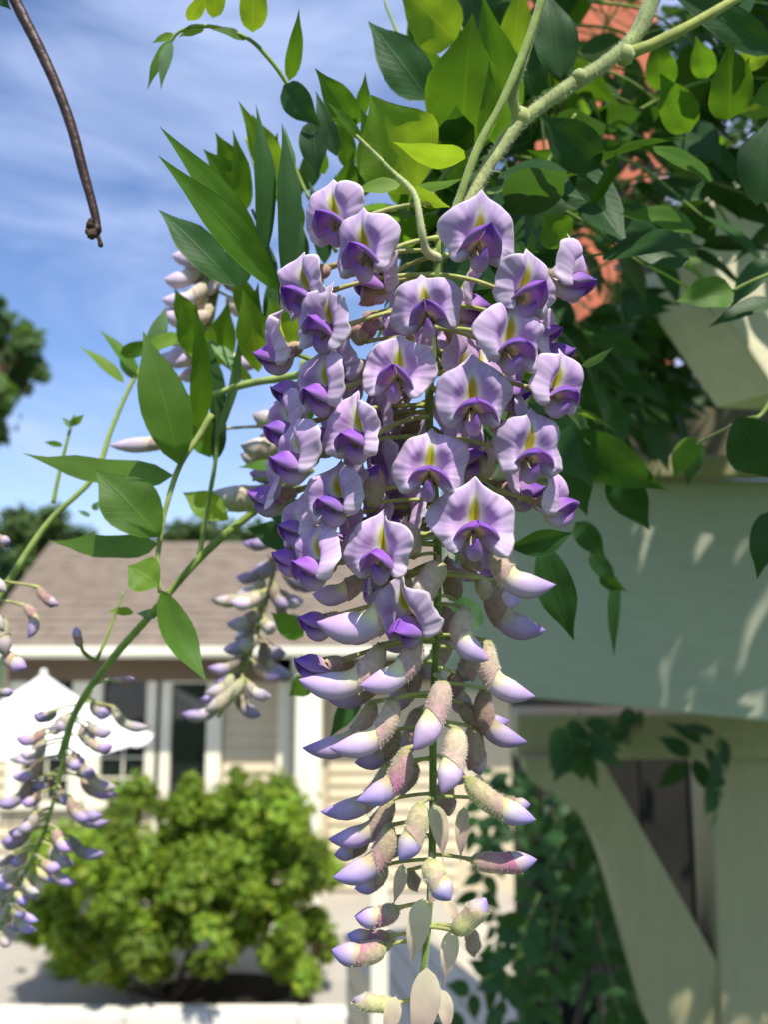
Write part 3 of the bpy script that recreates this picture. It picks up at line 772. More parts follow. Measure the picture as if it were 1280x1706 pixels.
def keel_mesh(seed=0):
    C = spline([(0, .05, -.10), (0, -.25, -.36), (0, -.55, -.44), (0, -.80, -.28), (0, -.90, .0)], 18)
    t = np.linspace(0, 1, 18)
    V, Fc, tt, a, _ = sweep(C, .22 * np.sin(math.pi * np.clip(t * .86 + .12, 0, 1)) ** .7 + .012, .20 * np.sin(math.pi * np.clip(t * .84 + .14, 0, 1)) ** .8 + .010, 16, hint=(1, 0, 0))
    c = mixc(CREAM, PINKW, sstep(.15, .45, tt)); c = mixc(c, MAG, sstep(.40, .75, tt)); c = mixc(c, VIO * .8, sstep(.65, 1.0, tt))
    return make_mesh('keel_petal', V * CM, Fc, M['wing'], c)
def calyx_mesh(seed=0):
    mb = MB()
    C = spline([(0, .50, -.02), (0, .30, -.05), (0, .10, -.06), (0, -.14, -.05)], 12)
    V, Fc, t, a, Cc = sweep(C, [.06, .12, .17, .21, .23, .245, .25, .255, .26, .26, .265, .26], m=16, hint=(1, 0, 0))
    Fc = Fc[:-1]
    V = V + np.array([0, -1.0, 0]) * (.09 * np.maximum(0, np.cos(a * 5)) * (t > .95))[:, None]
    col = mixc((.46, .36, .22), (.50, .27, .28), sstep(.2, .8, t) * (.5 + .5 * np.sin(a * 2 + seed)))
    mb.add(V, Fc, col)
    A, Q = hairs(V, Cc, 500, .055, .0035); mb.add(A, Q, (.62, .55, .42))
    V, Fc, c, u = mb.get()
    return make_mesh('flower', V * CM, Fc, M['calyx'], c)
BAN = [banner_mesh(.05, .50, .12, .10, 1), banner_mesh(.18, .40, .14, .14, 2), banner_mesh(.36, .36, .10, .18, 3), banner_mesh(.10, .60, .20, .06, 4), banner_mesh(.50, .25, .14, .22, 5, .15)]
WNG = [(wing_mesh(1, 1.0, .52, .22, 1), wing_mesh(-1, .92, .52, .30, 2)), (wing_mesh(1, 1.10, .38, .35, 3, .94), wing_mesh(-1, 1.0, .38, .25, 4, .94)), (wing_mesh(1, .85, .34, .14, 5, 1.06), wing_mesh(-1, .9, .34, .2, 6, 1.06)), (wing_mesh(1, .82, .60, .30, 7, .96), wing_mesh(-1, 1.08, .60, .2, 8, .96))]
KEEL, CALYX = keel_mesh(), [calyx_mesh(0), calyx_mesh(2)]

def axis_at(axis, py):
    ys = [a[1] for a in axis]
    return np.interp(py, ys, [a[0] for a in axis]), np.interp(py, ys, [a[2] for a in axis])
def pedicel(parent, A, B, M4=None, r=.00062, hair=120, sag=.10, col=YGREEN, col2=None):
    A, B = np.asarray(A), np.asarray(B)
    L = np.linalg.norm(B - A); mb = MB()
    mid = (A + B) / 2 + UP * sag * L
    C = bez(A, mid, B, 14)
    V, Fc, t, a, Cc = sweep(C, r * (1 + .5 * sstep(.8, 1, np.linspace(0, 1, 14)) + .5 * sstep(.15, 0, np.linspace(0, 1, 14))), m=8)
    mb.add(V, Fc, mixc(col, col2 if col2 is not None else (.40, .36, .14), t))
    if hair:
        A_, Q = hairs(V, Cc, hair, .0005, .000028); mb.add(A_, Q, (.60, .60, .34))
    V, Fc, c, u = mb.get()
    if M4 is not None:
        I = np.array(M4.inverted()); V = V @ I[:3, :3].T + I[:3, 3]
        o = link('pedicel', make_mesh('pedicel', V, Fc, M['stem'], c), parent); return o
    return obj('pedicel', V, Fc, M['stem'], parent, c)
def flower(parent, axis, px, py, yaw, pitch=0, roll=0, s=1.0, ban=0, wng=0, d=None, banner=True, rho=.017, drop=26, ped=True):
    """px, py: middle of the banner in the photo; yaw + turns the flower to the right of the picture"""
    axd = axis_at(axis, py)[1]
    if d is None: d = axd - rho * math.cos(R(yaw))
    pitch = pitch * .8 - 9 - math.degrees(math.atan((1060 - py) / F))
    Rm = Matrix.Rotation(R(yaw), 4, 'Z') @ Matrix.Rotation(R(-pitch), 4, 'X') @ Matrix.Rotation(R(roll), 4, 'Y')
    base = P(px, py + drop * s, d)
    M4 = Matrix.Translation(Vector(base)) @ Rm @ Matrix.Scale(s, 4)
    fl = link('flower', CALYX[int(px) % 2], parent)
    fl.matrix_local = Matrix.Translation(Vector(-ORG[parent])) @ M4
    if banner is True: link('banner_petal', BAN[ban], fl)
    elif banner is not False: link('banner_petal', banner, fl)
    for w in WNG[wng]: link('wing_petal', w, fl)
    link('keel_petal', KEEL, fl)
    if ped:
        bk = np.array(M4 @ Vector((0, .48 * CM, -.02 * CM)))
        ay = py - 14; ax_, ad = axis_at(axis, ay)
        pedicel(fl, P(ax_, ay, ad), bk, M4, hair=90)
    return fl
def bud(parent, axis, base, tip, w=44, sag=.24, d=None, dz=0.0, tc_=.50, cols=None, hair=700, m=18, young=0.0, ped=True, up=None, simple_=False, pa=None):
    """folded flower bud from photo pixels base -> tip; dz metres that the tip stands nearer the lens"""
    if d is None: d = axis_at(axis, base[1])[1]
    b, t_ = np.array(base, float), np.array(tip, float)
    ch = t_ - b; L = np.linalg.norm(ch); pr = np.array([-ch[1], ch[0]]) / L
    if up is None:
        if pr[1] < 0: pr = -pr
    elif up: pr = -pr if pr[1] > 0 else pr
    cpx = b + ch * .44 + pr * sag * 1.75 * L
    tc_ = tc_ - .07 if tc_ < .66 else tc_
    A, Bc, T = P(b[0], b[1], d), P(cpx[0], cpx[1], d - dz * .45), P(t_[0], t_[1], d - dz)
    n = 13 if simple_ else 26
    C = bez(A, Bc, T, n); t = np.linspace(0, 1, n)
    W = w * .90 / F * d / 2
    hint = nrm(np.cross(nrm(T - A), P(b[0] + pr[0] * 10, b[1] + pr[1] * 10, d) - A))   # across the bud's own fold plane
    prof = np.interp(t, [0, .04, .12, .22, .35, .46, .56, .66, .76, .85, .92, .97, 1], [.25, .50, .72, .86, .90, .88, .92, 1.0, .97, .76, .48, .22, .02])
    cc = cols or dict(cal=(.64, .54, .36), cal2=(.62, .38, .38), lil=(.70, .50, .74), tip=(.43, .25, .60), cream=(.82, .78, .40), fuzz=(.78, .70, .58))
    jit = rng.uniform(.9, 1.08)
    # petals (the body of the bud)
    k0 = int(n * .30)
    V, Fc, tt, a, _ = sweep(C[k0:], W * prof[k0:] * .97, W * prof[k0:] * .86, m, hint=hint)
    g = .30 + .70 * tt
    upf = .5 - .5 * np.cos(a) if (frames(C, hint)[1][n // 2] @ (P(b[0] + pr[0], b[1] + pr[1], d) - A)) > 0 else .5 + .5 * np.cos(a)   # 1 on the hollow (upper) side
    # crease along the outer edge, keel-like point
    V = V + 0
    c = mixc(cc['cream'], cc['lil'], sstep(tc_ + .06, tc_ + .42, g + .36 * (1 - upf) - .10 + .02 * np.sin(a * 9)))
    c = mixc(c, cc['tip'], sstep(.74, 1.02, g) * .65)
    c = mixc(c, np.asarray(cc['tip']) * .8, sstep(.12, .0, upf) * .55 * sstep(.5, .7, g))
    c = mixc(c, (.70, .54, .77), .40 * sstep(.25, .7, upf) * sstep(.6, .7, g) * sstep(1.0, .8, g))
    c = mixc(c, cc['tip'], .16 * (.5 + .5 * np.sin(a * 7 + 9 * tt)) * sstep(tc_ + .1, tc_ + .25, g))
    c = np.clip(c * jit, 0, 1)
    o = obj('bud', V, Fc, M['budpetal'], parent, c)
    # calyx
    k1 = int(round(n * (tc_ + .06)))
    mb = MB()
    V, Fc, tt, a, Cc = sweep(C[:k1], W * prof[:k1] * 1.03, W * prof[:k1] * .95, m, hint=hint)
    Fc = Fc[:-1]
    Tn = nrm(C[k1 - 1] - C[k1 - 2])
    V = V + Tn * (W * .9 * (.5 - upf_(a, upf, m, k1)) * sstep(.75, 1, tt))[:, None]
    cal = mixc(cc['cal'], cc['cal2'], sstep(.35, 1.0, tt) * .55 + .35 * (np.sin(a * 1.0 + base[0]) > .2))
    cal = mixc(cal, YGREEN * .9, sstep(.22, .0, tt) * .8)
    mb.add(V, Fc, np.clip(cal * jit, 0, 1))
    if hair:
        A_, Q = hairs(V, Cc, int(hair * 2.6), .00055, .000035, lean=Tn * .5); mb.add(A_, Q, cc['fuzz'])
    mb.obj('calyx', M['calyx'], o)
    if ped:
        if pa is None:
            ay = base[1] - 8; ax_, ad = axis_at(axis, ay); pa_ = P(ax_, ay, ad)
        else: pa_ = P(*pa)
        Bp = A + nrm(Bc - A) * W * .1
        pedicel(o, pa_, Bp, None, r=.00052 if not simple_ else .0006, hair=0 if simple_ else 70, sag=.06)
    return o
def upf_(a, ref, m, k): return np.tile(ref[:m], k)

# ------------------------------------------------------------------ the main flower cluster
AX = [(735, 395, .226), (722, 560, .226), (716, 700, .226), (728, 860, .226), (730, 1000, .226), (723, 1180, .225), (722, 1380, .224), (716, 1520, .224), (705, 1630, .223), (694, 1740, .222)]
main = thing('wisteria_flower_cluster', 'large sharp lilac wisteria cluster of open flowers and furry buds hanging in the centre', 'flower cluster', P(735, 395, .226))
mb = MB(); stem_geo(mb, [P(*p) for p in AX], .00125, .00085, 60, 12, c0=(.15, .22, .04), c1=(.13, .20, .035), hair=2600, hl=.0005, hw=.000028, hcol=(.45, .48, .25))
mb.obj('flower_stalk', M['stem'], main)
FL = [  # px, py, yaw, pitch, roll, scale, banner form, wing form, banner present, depth offset
 (566, 352, -34, 8, -6, .92, 1, 0, 1, .004), (528, 432, -66, 0, 0, .95, 1, 2, 0, .004), (612, 410, -22, 10, 4, 1.0, 1, 0, 1, -.002), (795, 390, 12, 14, 4, 1.0, 0, 0, 1, 0),
 (713, 508, -4, 12, -2, .92, 3, 0, 1, 0), (866, 472, 30, 4, 6, .92, 1, 0, 1, 0), (936, 440, 66, 0, 8, .92, 2, 2, 1, 0), (843, 560, 20, 6, 4, 1.0, 1, 1, 1, -.002),
 (520, 472, -46, 4, -6, .92, 2, 0, 1, .003), (554, 528, -40, 4, 4, .95, 4, 0, 1, -.001), (664, 612, -12, 8, -2, .95, 1, 0, 1, 0), (786, 660, 6, 4, 0, 1.0, 1, 1, 1, -.002),
 (917, 636, 34, 0, 8, .92, 2, 1, 1, 0), (550, 632, -42, 2, 0, .92, 4, 2, 1, 0), (505, 622, -66, 0, 0, .92, 1, 2, 0, .006), (606, 708, -26, 2, -2, .95, 4, 2, 1, -.001),
 (878, 742, 18, 2, 4, .98, 1, 1, 1, -.001), (507, 742, -54, 0, -4, .95, 2, 2, 1, 0), (492, 690, -60, 0, -8, .9, 2, 2, 1, .007), (716, 772, -2, 4, 0, 1.0, 2, 1, 1, -.002),
 (570, 818, -40, 2, -2, .92, 4, 2, 1, 0), (789, 862, 4, 0, 2, 1.08, 1, 1, 1, -.003), (912, 820, 62, 0, 10, .92, 2, 1, 1, 0), (512, 858, -58, 0, -6, .88, 2, 2, 1, .007),
 (538, 920, -46, 0, -4, .95, 2, 2, 1, 0), (642, 908, -26, 0, -2, .98, 4, 2, 1, -.001), (505, 905, -66, 0, 0, .9, 1, 2, 0, .006),
 (548, 1010, -60, -6, -8, .9, 2, 2, 0, .006), (548, 1082, -62, -4, -6, .92, 2, 2, 0, .004)]
for i, (px, py, yaw, pit, rol, s, bn, wg, has, do) in enumerate(FL):
    dd = axis_at(AX, py)[1] - .017 * math.cos(R(yaw)) + do
    own = banner_mesh((.10, .24, .42, .14, .56)[bn] * rng.uniform(.8, 1.25), rng.uniform(.3, .6), rng.uniform(.08, .2), rng.uniform(.10, .30), 100 + i, rng.uniform(0, .16), rng.uniform(-.35, .35), rng.uniform(.8, 1.5)) if has else False
    flower(main, AX, px, py, yaw + rng.normal(0, 3), pit, rol + rng.normal(0, 4), s * rng.uniform(.84, .92), bn, 3 if wg == 0 and i % 2 else wg, dd, own)
for (px, py, yaw, do) in ((640, 440, -60, .010), (690, 560, -50, .012), (590, 590, -70, .010), (650, 680, -75, .010), (760, 600, 60, .012), (830, 620, 75, .010), (660, 760, -70, .010), (610, 770, -80, .010), (840, 690, 80, .010), (640, 850, -70, .010), (590, 880, -75, .010), (850, 790, 70, .012), (760, 740, 50, .014), (470, 800, -78, .012), (900, 560, 75, .012), (690, 850, -60, .012), (880, 520, 70, .012), (560, 700, -80, .014), (480, 560, -80, .010), (600, 660, -75, .016)):
    flower(main, AX, px, py, yaw, rng.uniform(-8, 8), rng.uniform(-10, 10), .86, int(rng.integers(5)), 2, axis_at(AX, py)[1] - .017 * math.cos(R(yaw)) + do)
for i in range(16):              # flowers on the far side of the stalk, glimpsed between the front ones
    py = 470 + 32 * i; sd = -1 if i % 2 else 1
    flower(main, AX, axis_at(AX, py)[0] + sd * rng.uniform(30, 85), py, sd * rng.uniform(95, 150), 0, rng.uniform(-8, 8), .85, i % 5, 2, axis_at(AX, py)[1] + rng.uniform(.010, .018))
SHD = dict(cal=(.46, .35, .23), cal2=(.44, .25, .25), lil=(.52, .35, .60), tip=(.26, .14, .46), cream=(.52, .46, .26), fuzz=(.5, .44, .34))  # SHD: bud palette with shade mixed in, for buds set back
YOU = dict(cal=(.56, .54, .24), cal2=(.52, .34, .30), lil=(.45, .36, .70), tip=(.30, .22, .60), cream=(.56, .52, .22), fuzz=(.74, .72, .50))
RED = dict(cal=(.47, .38, .24), cal2=(.50, .15, .28), lil=(.47, .35, .68), tip=(.32, .20, .58), cream=(.54, .44, .26), fuzz=(.68, .58, .46))
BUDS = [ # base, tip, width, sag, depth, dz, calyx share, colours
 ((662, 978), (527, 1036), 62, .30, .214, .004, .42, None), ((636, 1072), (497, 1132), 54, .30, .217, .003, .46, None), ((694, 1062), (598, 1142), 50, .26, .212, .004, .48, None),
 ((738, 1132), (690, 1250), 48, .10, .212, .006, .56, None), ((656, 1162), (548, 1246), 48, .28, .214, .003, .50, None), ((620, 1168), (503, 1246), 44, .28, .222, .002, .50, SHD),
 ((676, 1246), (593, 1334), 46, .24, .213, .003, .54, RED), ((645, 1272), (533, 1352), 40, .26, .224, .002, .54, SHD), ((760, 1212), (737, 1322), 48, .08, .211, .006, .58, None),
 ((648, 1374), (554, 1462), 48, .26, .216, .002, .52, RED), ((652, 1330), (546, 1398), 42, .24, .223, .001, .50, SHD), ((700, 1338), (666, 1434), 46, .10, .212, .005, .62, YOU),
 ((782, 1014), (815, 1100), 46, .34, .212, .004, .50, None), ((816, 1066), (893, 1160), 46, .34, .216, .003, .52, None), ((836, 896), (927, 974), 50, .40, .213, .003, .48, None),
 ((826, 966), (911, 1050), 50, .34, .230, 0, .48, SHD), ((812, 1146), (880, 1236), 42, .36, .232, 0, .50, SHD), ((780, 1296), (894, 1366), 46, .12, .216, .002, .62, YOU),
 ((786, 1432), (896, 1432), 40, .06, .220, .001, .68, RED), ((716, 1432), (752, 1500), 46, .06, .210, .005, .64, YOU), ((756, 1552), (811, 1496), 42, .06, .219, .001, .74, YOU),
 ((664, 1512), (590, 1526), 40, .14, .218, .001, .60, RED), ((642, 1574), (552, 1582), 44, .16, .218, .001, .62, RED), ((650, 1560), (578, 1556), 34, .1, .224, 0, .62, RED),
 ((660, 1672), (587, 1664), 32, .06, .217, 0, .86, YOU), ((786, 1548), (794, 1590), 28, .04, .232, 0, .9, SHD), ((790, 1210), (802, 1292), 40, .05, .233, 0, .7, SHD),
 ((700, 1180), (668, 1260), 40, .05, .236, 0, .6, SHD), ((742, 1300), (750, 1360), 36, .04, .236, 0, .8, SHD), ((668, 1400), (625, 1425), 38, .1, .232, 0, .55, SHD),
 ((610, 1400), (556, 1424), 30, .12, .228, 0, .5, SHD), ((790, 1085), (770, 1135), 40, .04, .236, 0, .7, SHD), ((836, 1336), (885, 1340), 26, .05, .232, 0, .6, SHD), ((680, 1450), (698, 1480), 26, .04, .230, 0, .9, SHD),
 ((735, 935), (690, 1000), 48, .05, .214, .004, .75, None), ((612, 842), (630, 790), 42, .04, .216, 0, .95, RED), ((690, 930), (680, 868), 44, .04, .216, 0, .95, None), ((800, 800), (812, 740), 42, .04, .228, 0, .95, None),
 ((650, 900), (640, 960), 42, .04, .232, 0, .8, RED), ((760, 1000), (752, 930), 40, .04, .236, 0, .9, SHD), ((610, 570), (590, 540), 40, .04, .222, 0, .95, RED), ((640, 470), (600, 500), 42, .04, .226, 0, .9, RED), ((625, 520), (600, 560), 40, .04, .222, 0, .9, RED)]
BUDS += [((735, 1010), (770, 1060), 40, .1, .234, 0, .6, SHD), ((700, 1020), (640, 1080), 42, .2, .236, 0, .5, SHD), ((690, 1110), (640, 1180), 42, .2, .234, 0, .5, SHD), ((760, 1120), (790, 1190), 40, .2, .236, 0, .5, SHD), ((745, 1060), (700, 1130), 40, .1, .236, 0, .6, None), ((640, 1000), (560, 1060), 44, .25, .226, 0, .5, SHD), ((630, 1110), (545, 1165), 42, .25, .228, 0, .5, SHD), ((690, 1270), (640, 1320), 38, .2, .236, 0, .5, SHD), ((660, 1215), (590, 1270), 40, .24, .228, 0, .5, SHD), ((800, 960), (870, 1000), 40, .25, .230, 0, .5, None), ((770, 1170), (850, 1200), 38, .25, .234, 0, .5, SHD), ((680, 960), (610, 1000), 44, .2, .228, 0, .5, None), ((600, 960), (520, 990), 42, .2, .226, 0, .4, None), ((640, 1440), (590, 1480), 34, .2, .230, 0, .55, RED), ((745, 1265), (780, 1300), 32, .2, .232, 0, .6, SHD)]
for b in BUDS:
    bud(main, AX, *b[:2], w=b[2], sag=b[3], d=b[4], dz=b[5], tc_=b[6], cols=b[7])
# half open flower: a bud whose banner is just lifting off two violet wings
def half_open(px, py, yaw, pitch, roll, s, d):
    return flower(main, AX, px, py, yaw, pitch, roll, s, 4, 2, d)
half_open(688, 1004, -30, -38, -6, .86, .211)
# papery bracts near the young tip
BR = [((722, 1340), (740, 1438), 40, .222), ((706, 1496), (684, 1616), 46, .216), ((755, 1550), (742, 1640), 36, .224), ((712, 1612), (690, 1760), 62, .212), ((735, 1648), (748, 1730), 34, .219), ((672, 1440), (655, 1512), 26, .222),
      ((660, 1660), (640, 1740), 36, .216), ((774, 1345), (768, 1440), 28, .230), ((736, 1470), (712, 1512), 26, .217), ((800, 1290), (780, 1345), 26, .226), ((742, 1500), (768, 1545), 24, .222), ((660, 1552), (610, 1610), 34, .226)]
for (b, t, w, d) in BR:
    w = w * .84
    B, T = P(*b, d), P(*t, d - .002)
    V, Fc, U = leaf_geo(B, T, PX(w, d), nrm(CAM - B) + RT * rng.uniform(-.5, .5), fold=.45, bow=.10, n=19, maxat=.36, taper=1.35, wave=.08)
    c = mixc((.80, .74, .50), (.76, .50, .44), U[:, 1] * 1.1); mb = MB(); mb.add(V, Fc, c)
    e = rng.integers(0, len(V), 260); hA = V[e] + rng.normal(0, PX(2, d), (260, 3)); dr = rng.normal(0, 1, (260, 3)); dr /= np.linalg.norm(dr, axis=1)[:, None]
    sdv = np.cross(dr, rng.normal(0, 1, (260, 3))); sdv /= np.linalg.norm(sdv, axis=1)[:, None]
    mb.add(np.stack([V[e] - sdv * .00003, V[e] + sdv * .00003, V[e] + dr * .0005], 1).reshape(-1, 3), [(3 * i, 3 * i + 1, 3 * i + 2) for i in range(260)], (.7, .68, .56))
    mb.obj('bract', M['bract'], main)

# ------------------------------------------------------------------ vine stems
vs1 = thing('vine_stem', 'thick fuzzy pale green vine stem slanting in from top right to the main cluster', 'vine stem', P(735, 395, .226))
mb = MB(); stem_geo(mb, [P(1100, -30, .262), P(1062, 55, .258), P(1010, 105, .254), P(940, 150, .250), P(868, 205, .246), P(820, 268, .241), P(775, 345, .234), P(735, 400, .227)], .0024, .0016, 60, 12, c0=(.24, .30, .10), c1=(.42, .44, .17), hair=5200, hl=.0009, hw=.00005, hcol=(.70, .70, .48))
mb.obj('stem', M['stem'], vs1)
for q, r in (((1042, 92, .256), .0030), ((868, 195, .246), .0028), ((966, 128, .25), .0022)): node(vs1, q, r, (.40, .44, .16))
mb = MB(); stem_geo(mb, [P(866, 190, .246), P(858, 178, .243), P(858, 150, .241), P(880, 80, .240), P(915, -30, .242)], .0016, .0011, 24, 9, c0=(.36, .38, .14), c1=(.22, .30, .06), hair=900, hl=.0006); mb.obj('side_shoot', M['stem'], vs1)
mb = MB(); stem_geo(mb, [P(1040, 92, .256), P(1100, 68, .257), P(1190, 20, .262), P(1290, -40, .27)], .0019, .0013, 24, 9, c0=(.28, .32, .07), c1=(.40, .42, .08), hair=500, hl=.0005); mb.obj('side_shoot', M['stem'], vs1)
vs2 = thing('leaf_stalk', 'smooth green leaf stalk rising from the main cluster to the top edge', 'leaf stalk', P(764, 335, .232))
mb = MB(); stem_geo(mb, [P(752, 372, .232), P(770, 320, .232), P(800, 240, .234), P(840, 165, .236), P(880, 70, .238), P(912, -30, .24)], .0011, .0011, 40, 9, c0=(.22, .28, .06), c1=(.22, .30, .06), hair=900, hl=.0005); mb.obj('stem', M['stem'], vs2)
vs3 = thing('bent_leaf_stalk', 'pale bent leaf stalk with small young leaflets above the main cluster', 'leaf stalk', P(722, 425, .226))
mb = MB(); stem_geo(mb, [P(735, 432, .226), P(712, 418, .223), P(704, 385, .221), P(694, 330, .222), P(680, 308, .226), P(655, 285, .232), P(590, 222, .25)], .0013, .0004, 40, 9, c0=(.56, .57, .32), c1=(.30, .36, .08), hair=1400, hl=.0005); mb.obj('stem', M['stem'], vs3)
leaflet(vs3, (668, 308), (585, 320), 24, .228, 'leafy', tilt=40); leaflet(vs3, (690, 312), (776, 297), 15, .226, 'leafs', tilt=50); leaflet(vs3, (688, 314), (752, 346), 26, .224, 'leafy', tilt=45); leaflet(vs3, (600, 232), (545, 170), 18, .25, 'leaf', tilt=30)

# ------------------------------------------------------------------ leaves in and near focus on the left
lf = thing('wisteria_leaf', 'nearest leaf at left, seven leaflets hanging down, the lowest curled to a point', 'leaf', P(335, 715, .285))
stem(lf, [(352, 690, .287), (330, 728, .285), (298, 778, .282), (275, 850, .28), (265, 905, .278), (262, 945, .277), (266, 988, .276)], .0011, .0007, 'leaf_stalk', hair=500, hl=.0004, c0=(.26, .33, .08), c1=(.34, .40, .12))
leaflet(lf, (298, 774), (238, 550), 80, .278, 'leaf', tilt=12, fold=.2, maxat=.42); leaflet(lf, (288, 792), (34, 757), 46, .284, 'leafs', tilt=-52, fold=.1)
leaflet(lf, (264, 894), (158, 782), 92, .276, 'leaf', tilt=14, fold=.25, maxat=.45); leaflet(lf, (262, 906), (77, 902), 40, .281, 'leafs', tilt=-50, fold=.1)
leaflet(lf, (264, 976), (212, 942), 64, .274, 'leafy', tilt=15, fold=.3, maxat=.5); leaflet(lf, (267, 986), (343, 1137), 52, .270, 'leaf', dt=-.006, tilt=-20, fold=.35, bow=-.1, maxat=.42); leaflet(lf, (268, 984), (304, 1050), 36, .276, 'leafd', tilt=30, maxat=.5)
lf = thing('wisteria_leaf', 'upright leaf with narrow pointed leaflets just right of the nearest left leaf', 'leaf', P(330, 930, .31))
stem(lf, [(330, 932, .31), (344, 850, .308), (358, 770, .306), (362, 715, .304), (360, 660, .304)], .0010, .0006, 'leaf_stalk', hair=300, hl=.0004)
leaflet(lf, (330, 716), (326, 500), 36, .292, 'leaf', tilt=25); leaflet(lf, (358, 735), (402, 512), 16, .30, 'leafs', tilt=62); leaflet(lf, (350, 762), (284, 632), 52, .312, 'leaf', tilt=20); leaflet(lf, (364, 720), (345, 560), 30, .315, 'leafd', tilt=30); leaflet(lf, (356, 770), (362, 640), 24, .31, 'leafd', tilt=50)
sp = thing('slanting_vine', 'long slanting green vine shoot crossing the roof at left', 'vine stem', P(490, 800, .31))
stem(sp, [(520, 780, .312), (480, 810, .312), (400, 870, .31), (330, 932, .308), (250, 1025, .305), (180, 1105, .31), (128, 1180, .32), (100, 1260, .33)], .0016, .0012, hair=500, hl=.0005, c0=(.20, .26, .05), c1=(.26, .36, .06), n=40)
leaflet(sp, (380, 866), (304, 820), 48, .315, 'leafy', tilt=20, fold=.2, maxat=.5); leaflet(sp, (222, 1022), (178, 1018), 14, .31, 'leafy', tilt=40); leaflet(sp, (262, 1026), (226, 1022), 16, .305, 'leafs', tilt=30)
stem(sp, [(160, 1100, .312), (178, 1060, .316), (205, 985, .32)], .0007, .0004, 'tendril'); stem(sp, [(160, 1102, .312), (138, 1085, .308), (130, 1055, .306)], .0008, .0006, 'tendril')
bud(sp, None, (134, 1078), (126, 1044), 18, .05, .306, 0, .6, RED, 0, 10, ped=False, simple_=True)
bud(sp, None, (184, 1132), (224, 1130), 14, .05, .305, 0, .7, RED, 0, 10, pa=(150, 1145, .32), simple_=True)
lv = thing('arching_vine', 'green vine shoot arching up from the left edge past the roof end', 'vine stem', P(0, 1000, .33))
stem(lv, [(-330, 1500, .34), (-160, 1240, .335), (-30, 1040, .33), (10, 975, .33), (80, 870, .335), (155, 795, .34), (185, 715, .345), (218, 640, .35), (245, 600, .355)], .0017, .0008, hair=300, c0=(.28, .36, .08), c1=(.22, .30, .08), n=36)
stem(lv, [(88, 838, .336), (100, 780, .338), (120, 700, .34)], .0009, .0006, 'tendril')
for b, t, w, m_ in (((120, 712), (102, 695), 10, 'leafs'), ((120, 708), (140, 690), 12, 'leafy'), ((118, 712), (125, 688), 9, 'leafs'), ((104, 742), (72, 736), 10, 'leaf'), ((155, 850), (165, 834), 12, 'leafs'), ((150, 860), (128, 850), 8, 'leafs')): leaflet(lv, b, t, w, .338, m_)
leaflet(lv, (206, 638), (131, 576), 18, .345, 'leafy', tilt=40); leaflet(lv, (228, 622), (164, 548), 20, .35, 'leaf', tilt=40); leaflet(lv, (228, 630), (196, 590), 26, .352, 'leafs', tilt=20)
hs = thing('level_vine', 'short bright green stem running level behind the left side of the main cluster', 'vine stem', P(480, 630, .30))
stem(hs, [(560, 610, .28), (480, 628, .29), (410, 640, .295), (350, 660, .30)], .0015, .0012, hair=200, c0=(.34, .42, .12), c1=(.30, .38, .10))

# ------------------------------------------------------------------ leaves upper left and above
def leaf_thing(label, stalk, leaves, r=.0008, grp=None, c0=GREEN):
    t = thing('wisteria_leaf', label, 'leaf', P(*stalk[0]), grp)
    stem(t, stalk, r, r * .6, 'leaf_stalk', c0=c0, hair=150, hl=.0004)
    for q in leaves: leaflet(t, *q[:4], q[4], **(q[5] if len(q) > 5 else {}))
    return t
leaf_thing('fan of long dark blade-like leaflets pointing up and left beside the cluster', [(470, 520, .262), (462, 470, .262), (440, 400, .264), (420, 350, .27)], [
    ((466, 486), (264, 258), 58, .262, 'leaf', dict(tilt=20, maxat=.46)), ((445, 446), (267, 210), 50, .268, 'leaf', dict(tilt=25, maxat=.46)), ((392, 478), (263, 348), 58, .275, 'leafd', dict(tilt=15, maxat=.45)), ((398, 478), (386, 365), 44, .285, 'leafd', dict(tilt=30)),
    ((436, 436), (428, 172), 36, .262, 'leafd', dict(tilt=35, maxat=.45)), ((474, 476), (471, 202), 40, .256, 'leafd', dict(tilt=32, maxat=.45)), ((480, 300), (474, 210), 16, .258, 'leafs', dict(tilt=60))], c0=DGREEN)
leaf_thing('shorter backlit leaf behind the long dark leaflets at upper left', [(450, 380, .30), (430, 300, .30), (410, 230, .305)], [
    ((405, 356), (388, 215), 34, .30, 'leaf', dict(tilt=30)), ((478, 330), (397, 168), 52, .30, 'leafy', dict(tilt=10)), ((398, 318), (338, 248), 44, .305, 'leaf', dict(tilt=10)), ((455, 290), (420, 190), 50, .31, 'leafy', dict(tilt=10)), ((440, 330), (462, 220), 40, .31, 'leaf'), ((400, 300), (358, 220), 40, .31, 'leaf')])
leaf_thing('slim leaflets crowded behind the top left of the main cluster', [(560, 420, .30), (530, 360, .30), (500, 300, .305), (480, 240, .31)], [
    ((540, 440), (515, 300), 34, .30, 'leafd', dict(tilt=30)), ((520, 400), (560, 290), 36, .31, 'leaf', dict(tilt=20)), ((505, 380), (445, 300), 34, .31, 'leaf', dict(tilt=25)), ((500, 330), (455, 240), 32, .315, 'leaf', dict(tilt=25)), ((500, 320), (540, 215), 36, .315, 'leafd', dict(tilt=20)), ((560, 350), (590, 250), 40, .31, 'leaf', dict(tilt=15)), ((575, 330), (640, 250), 44, .32, 'leafd', dict(tilt=15)), ((450, 470), (420, 380), 36, .31, 'leafd', dict(tilt=25)), ((490, 460), (500, 360), 34, .30, 'leafd', dict(tilt=25)), ((420, 540), (385, 440), 40, .31, 'leaf', dict(tilt=20)), ((455, 560), (450, 450), 36, .32, 'leafd', dict(tilt=20)), ((380, 420), (372, 330), 26, .32, 'leaf', dict(tilt=35))])
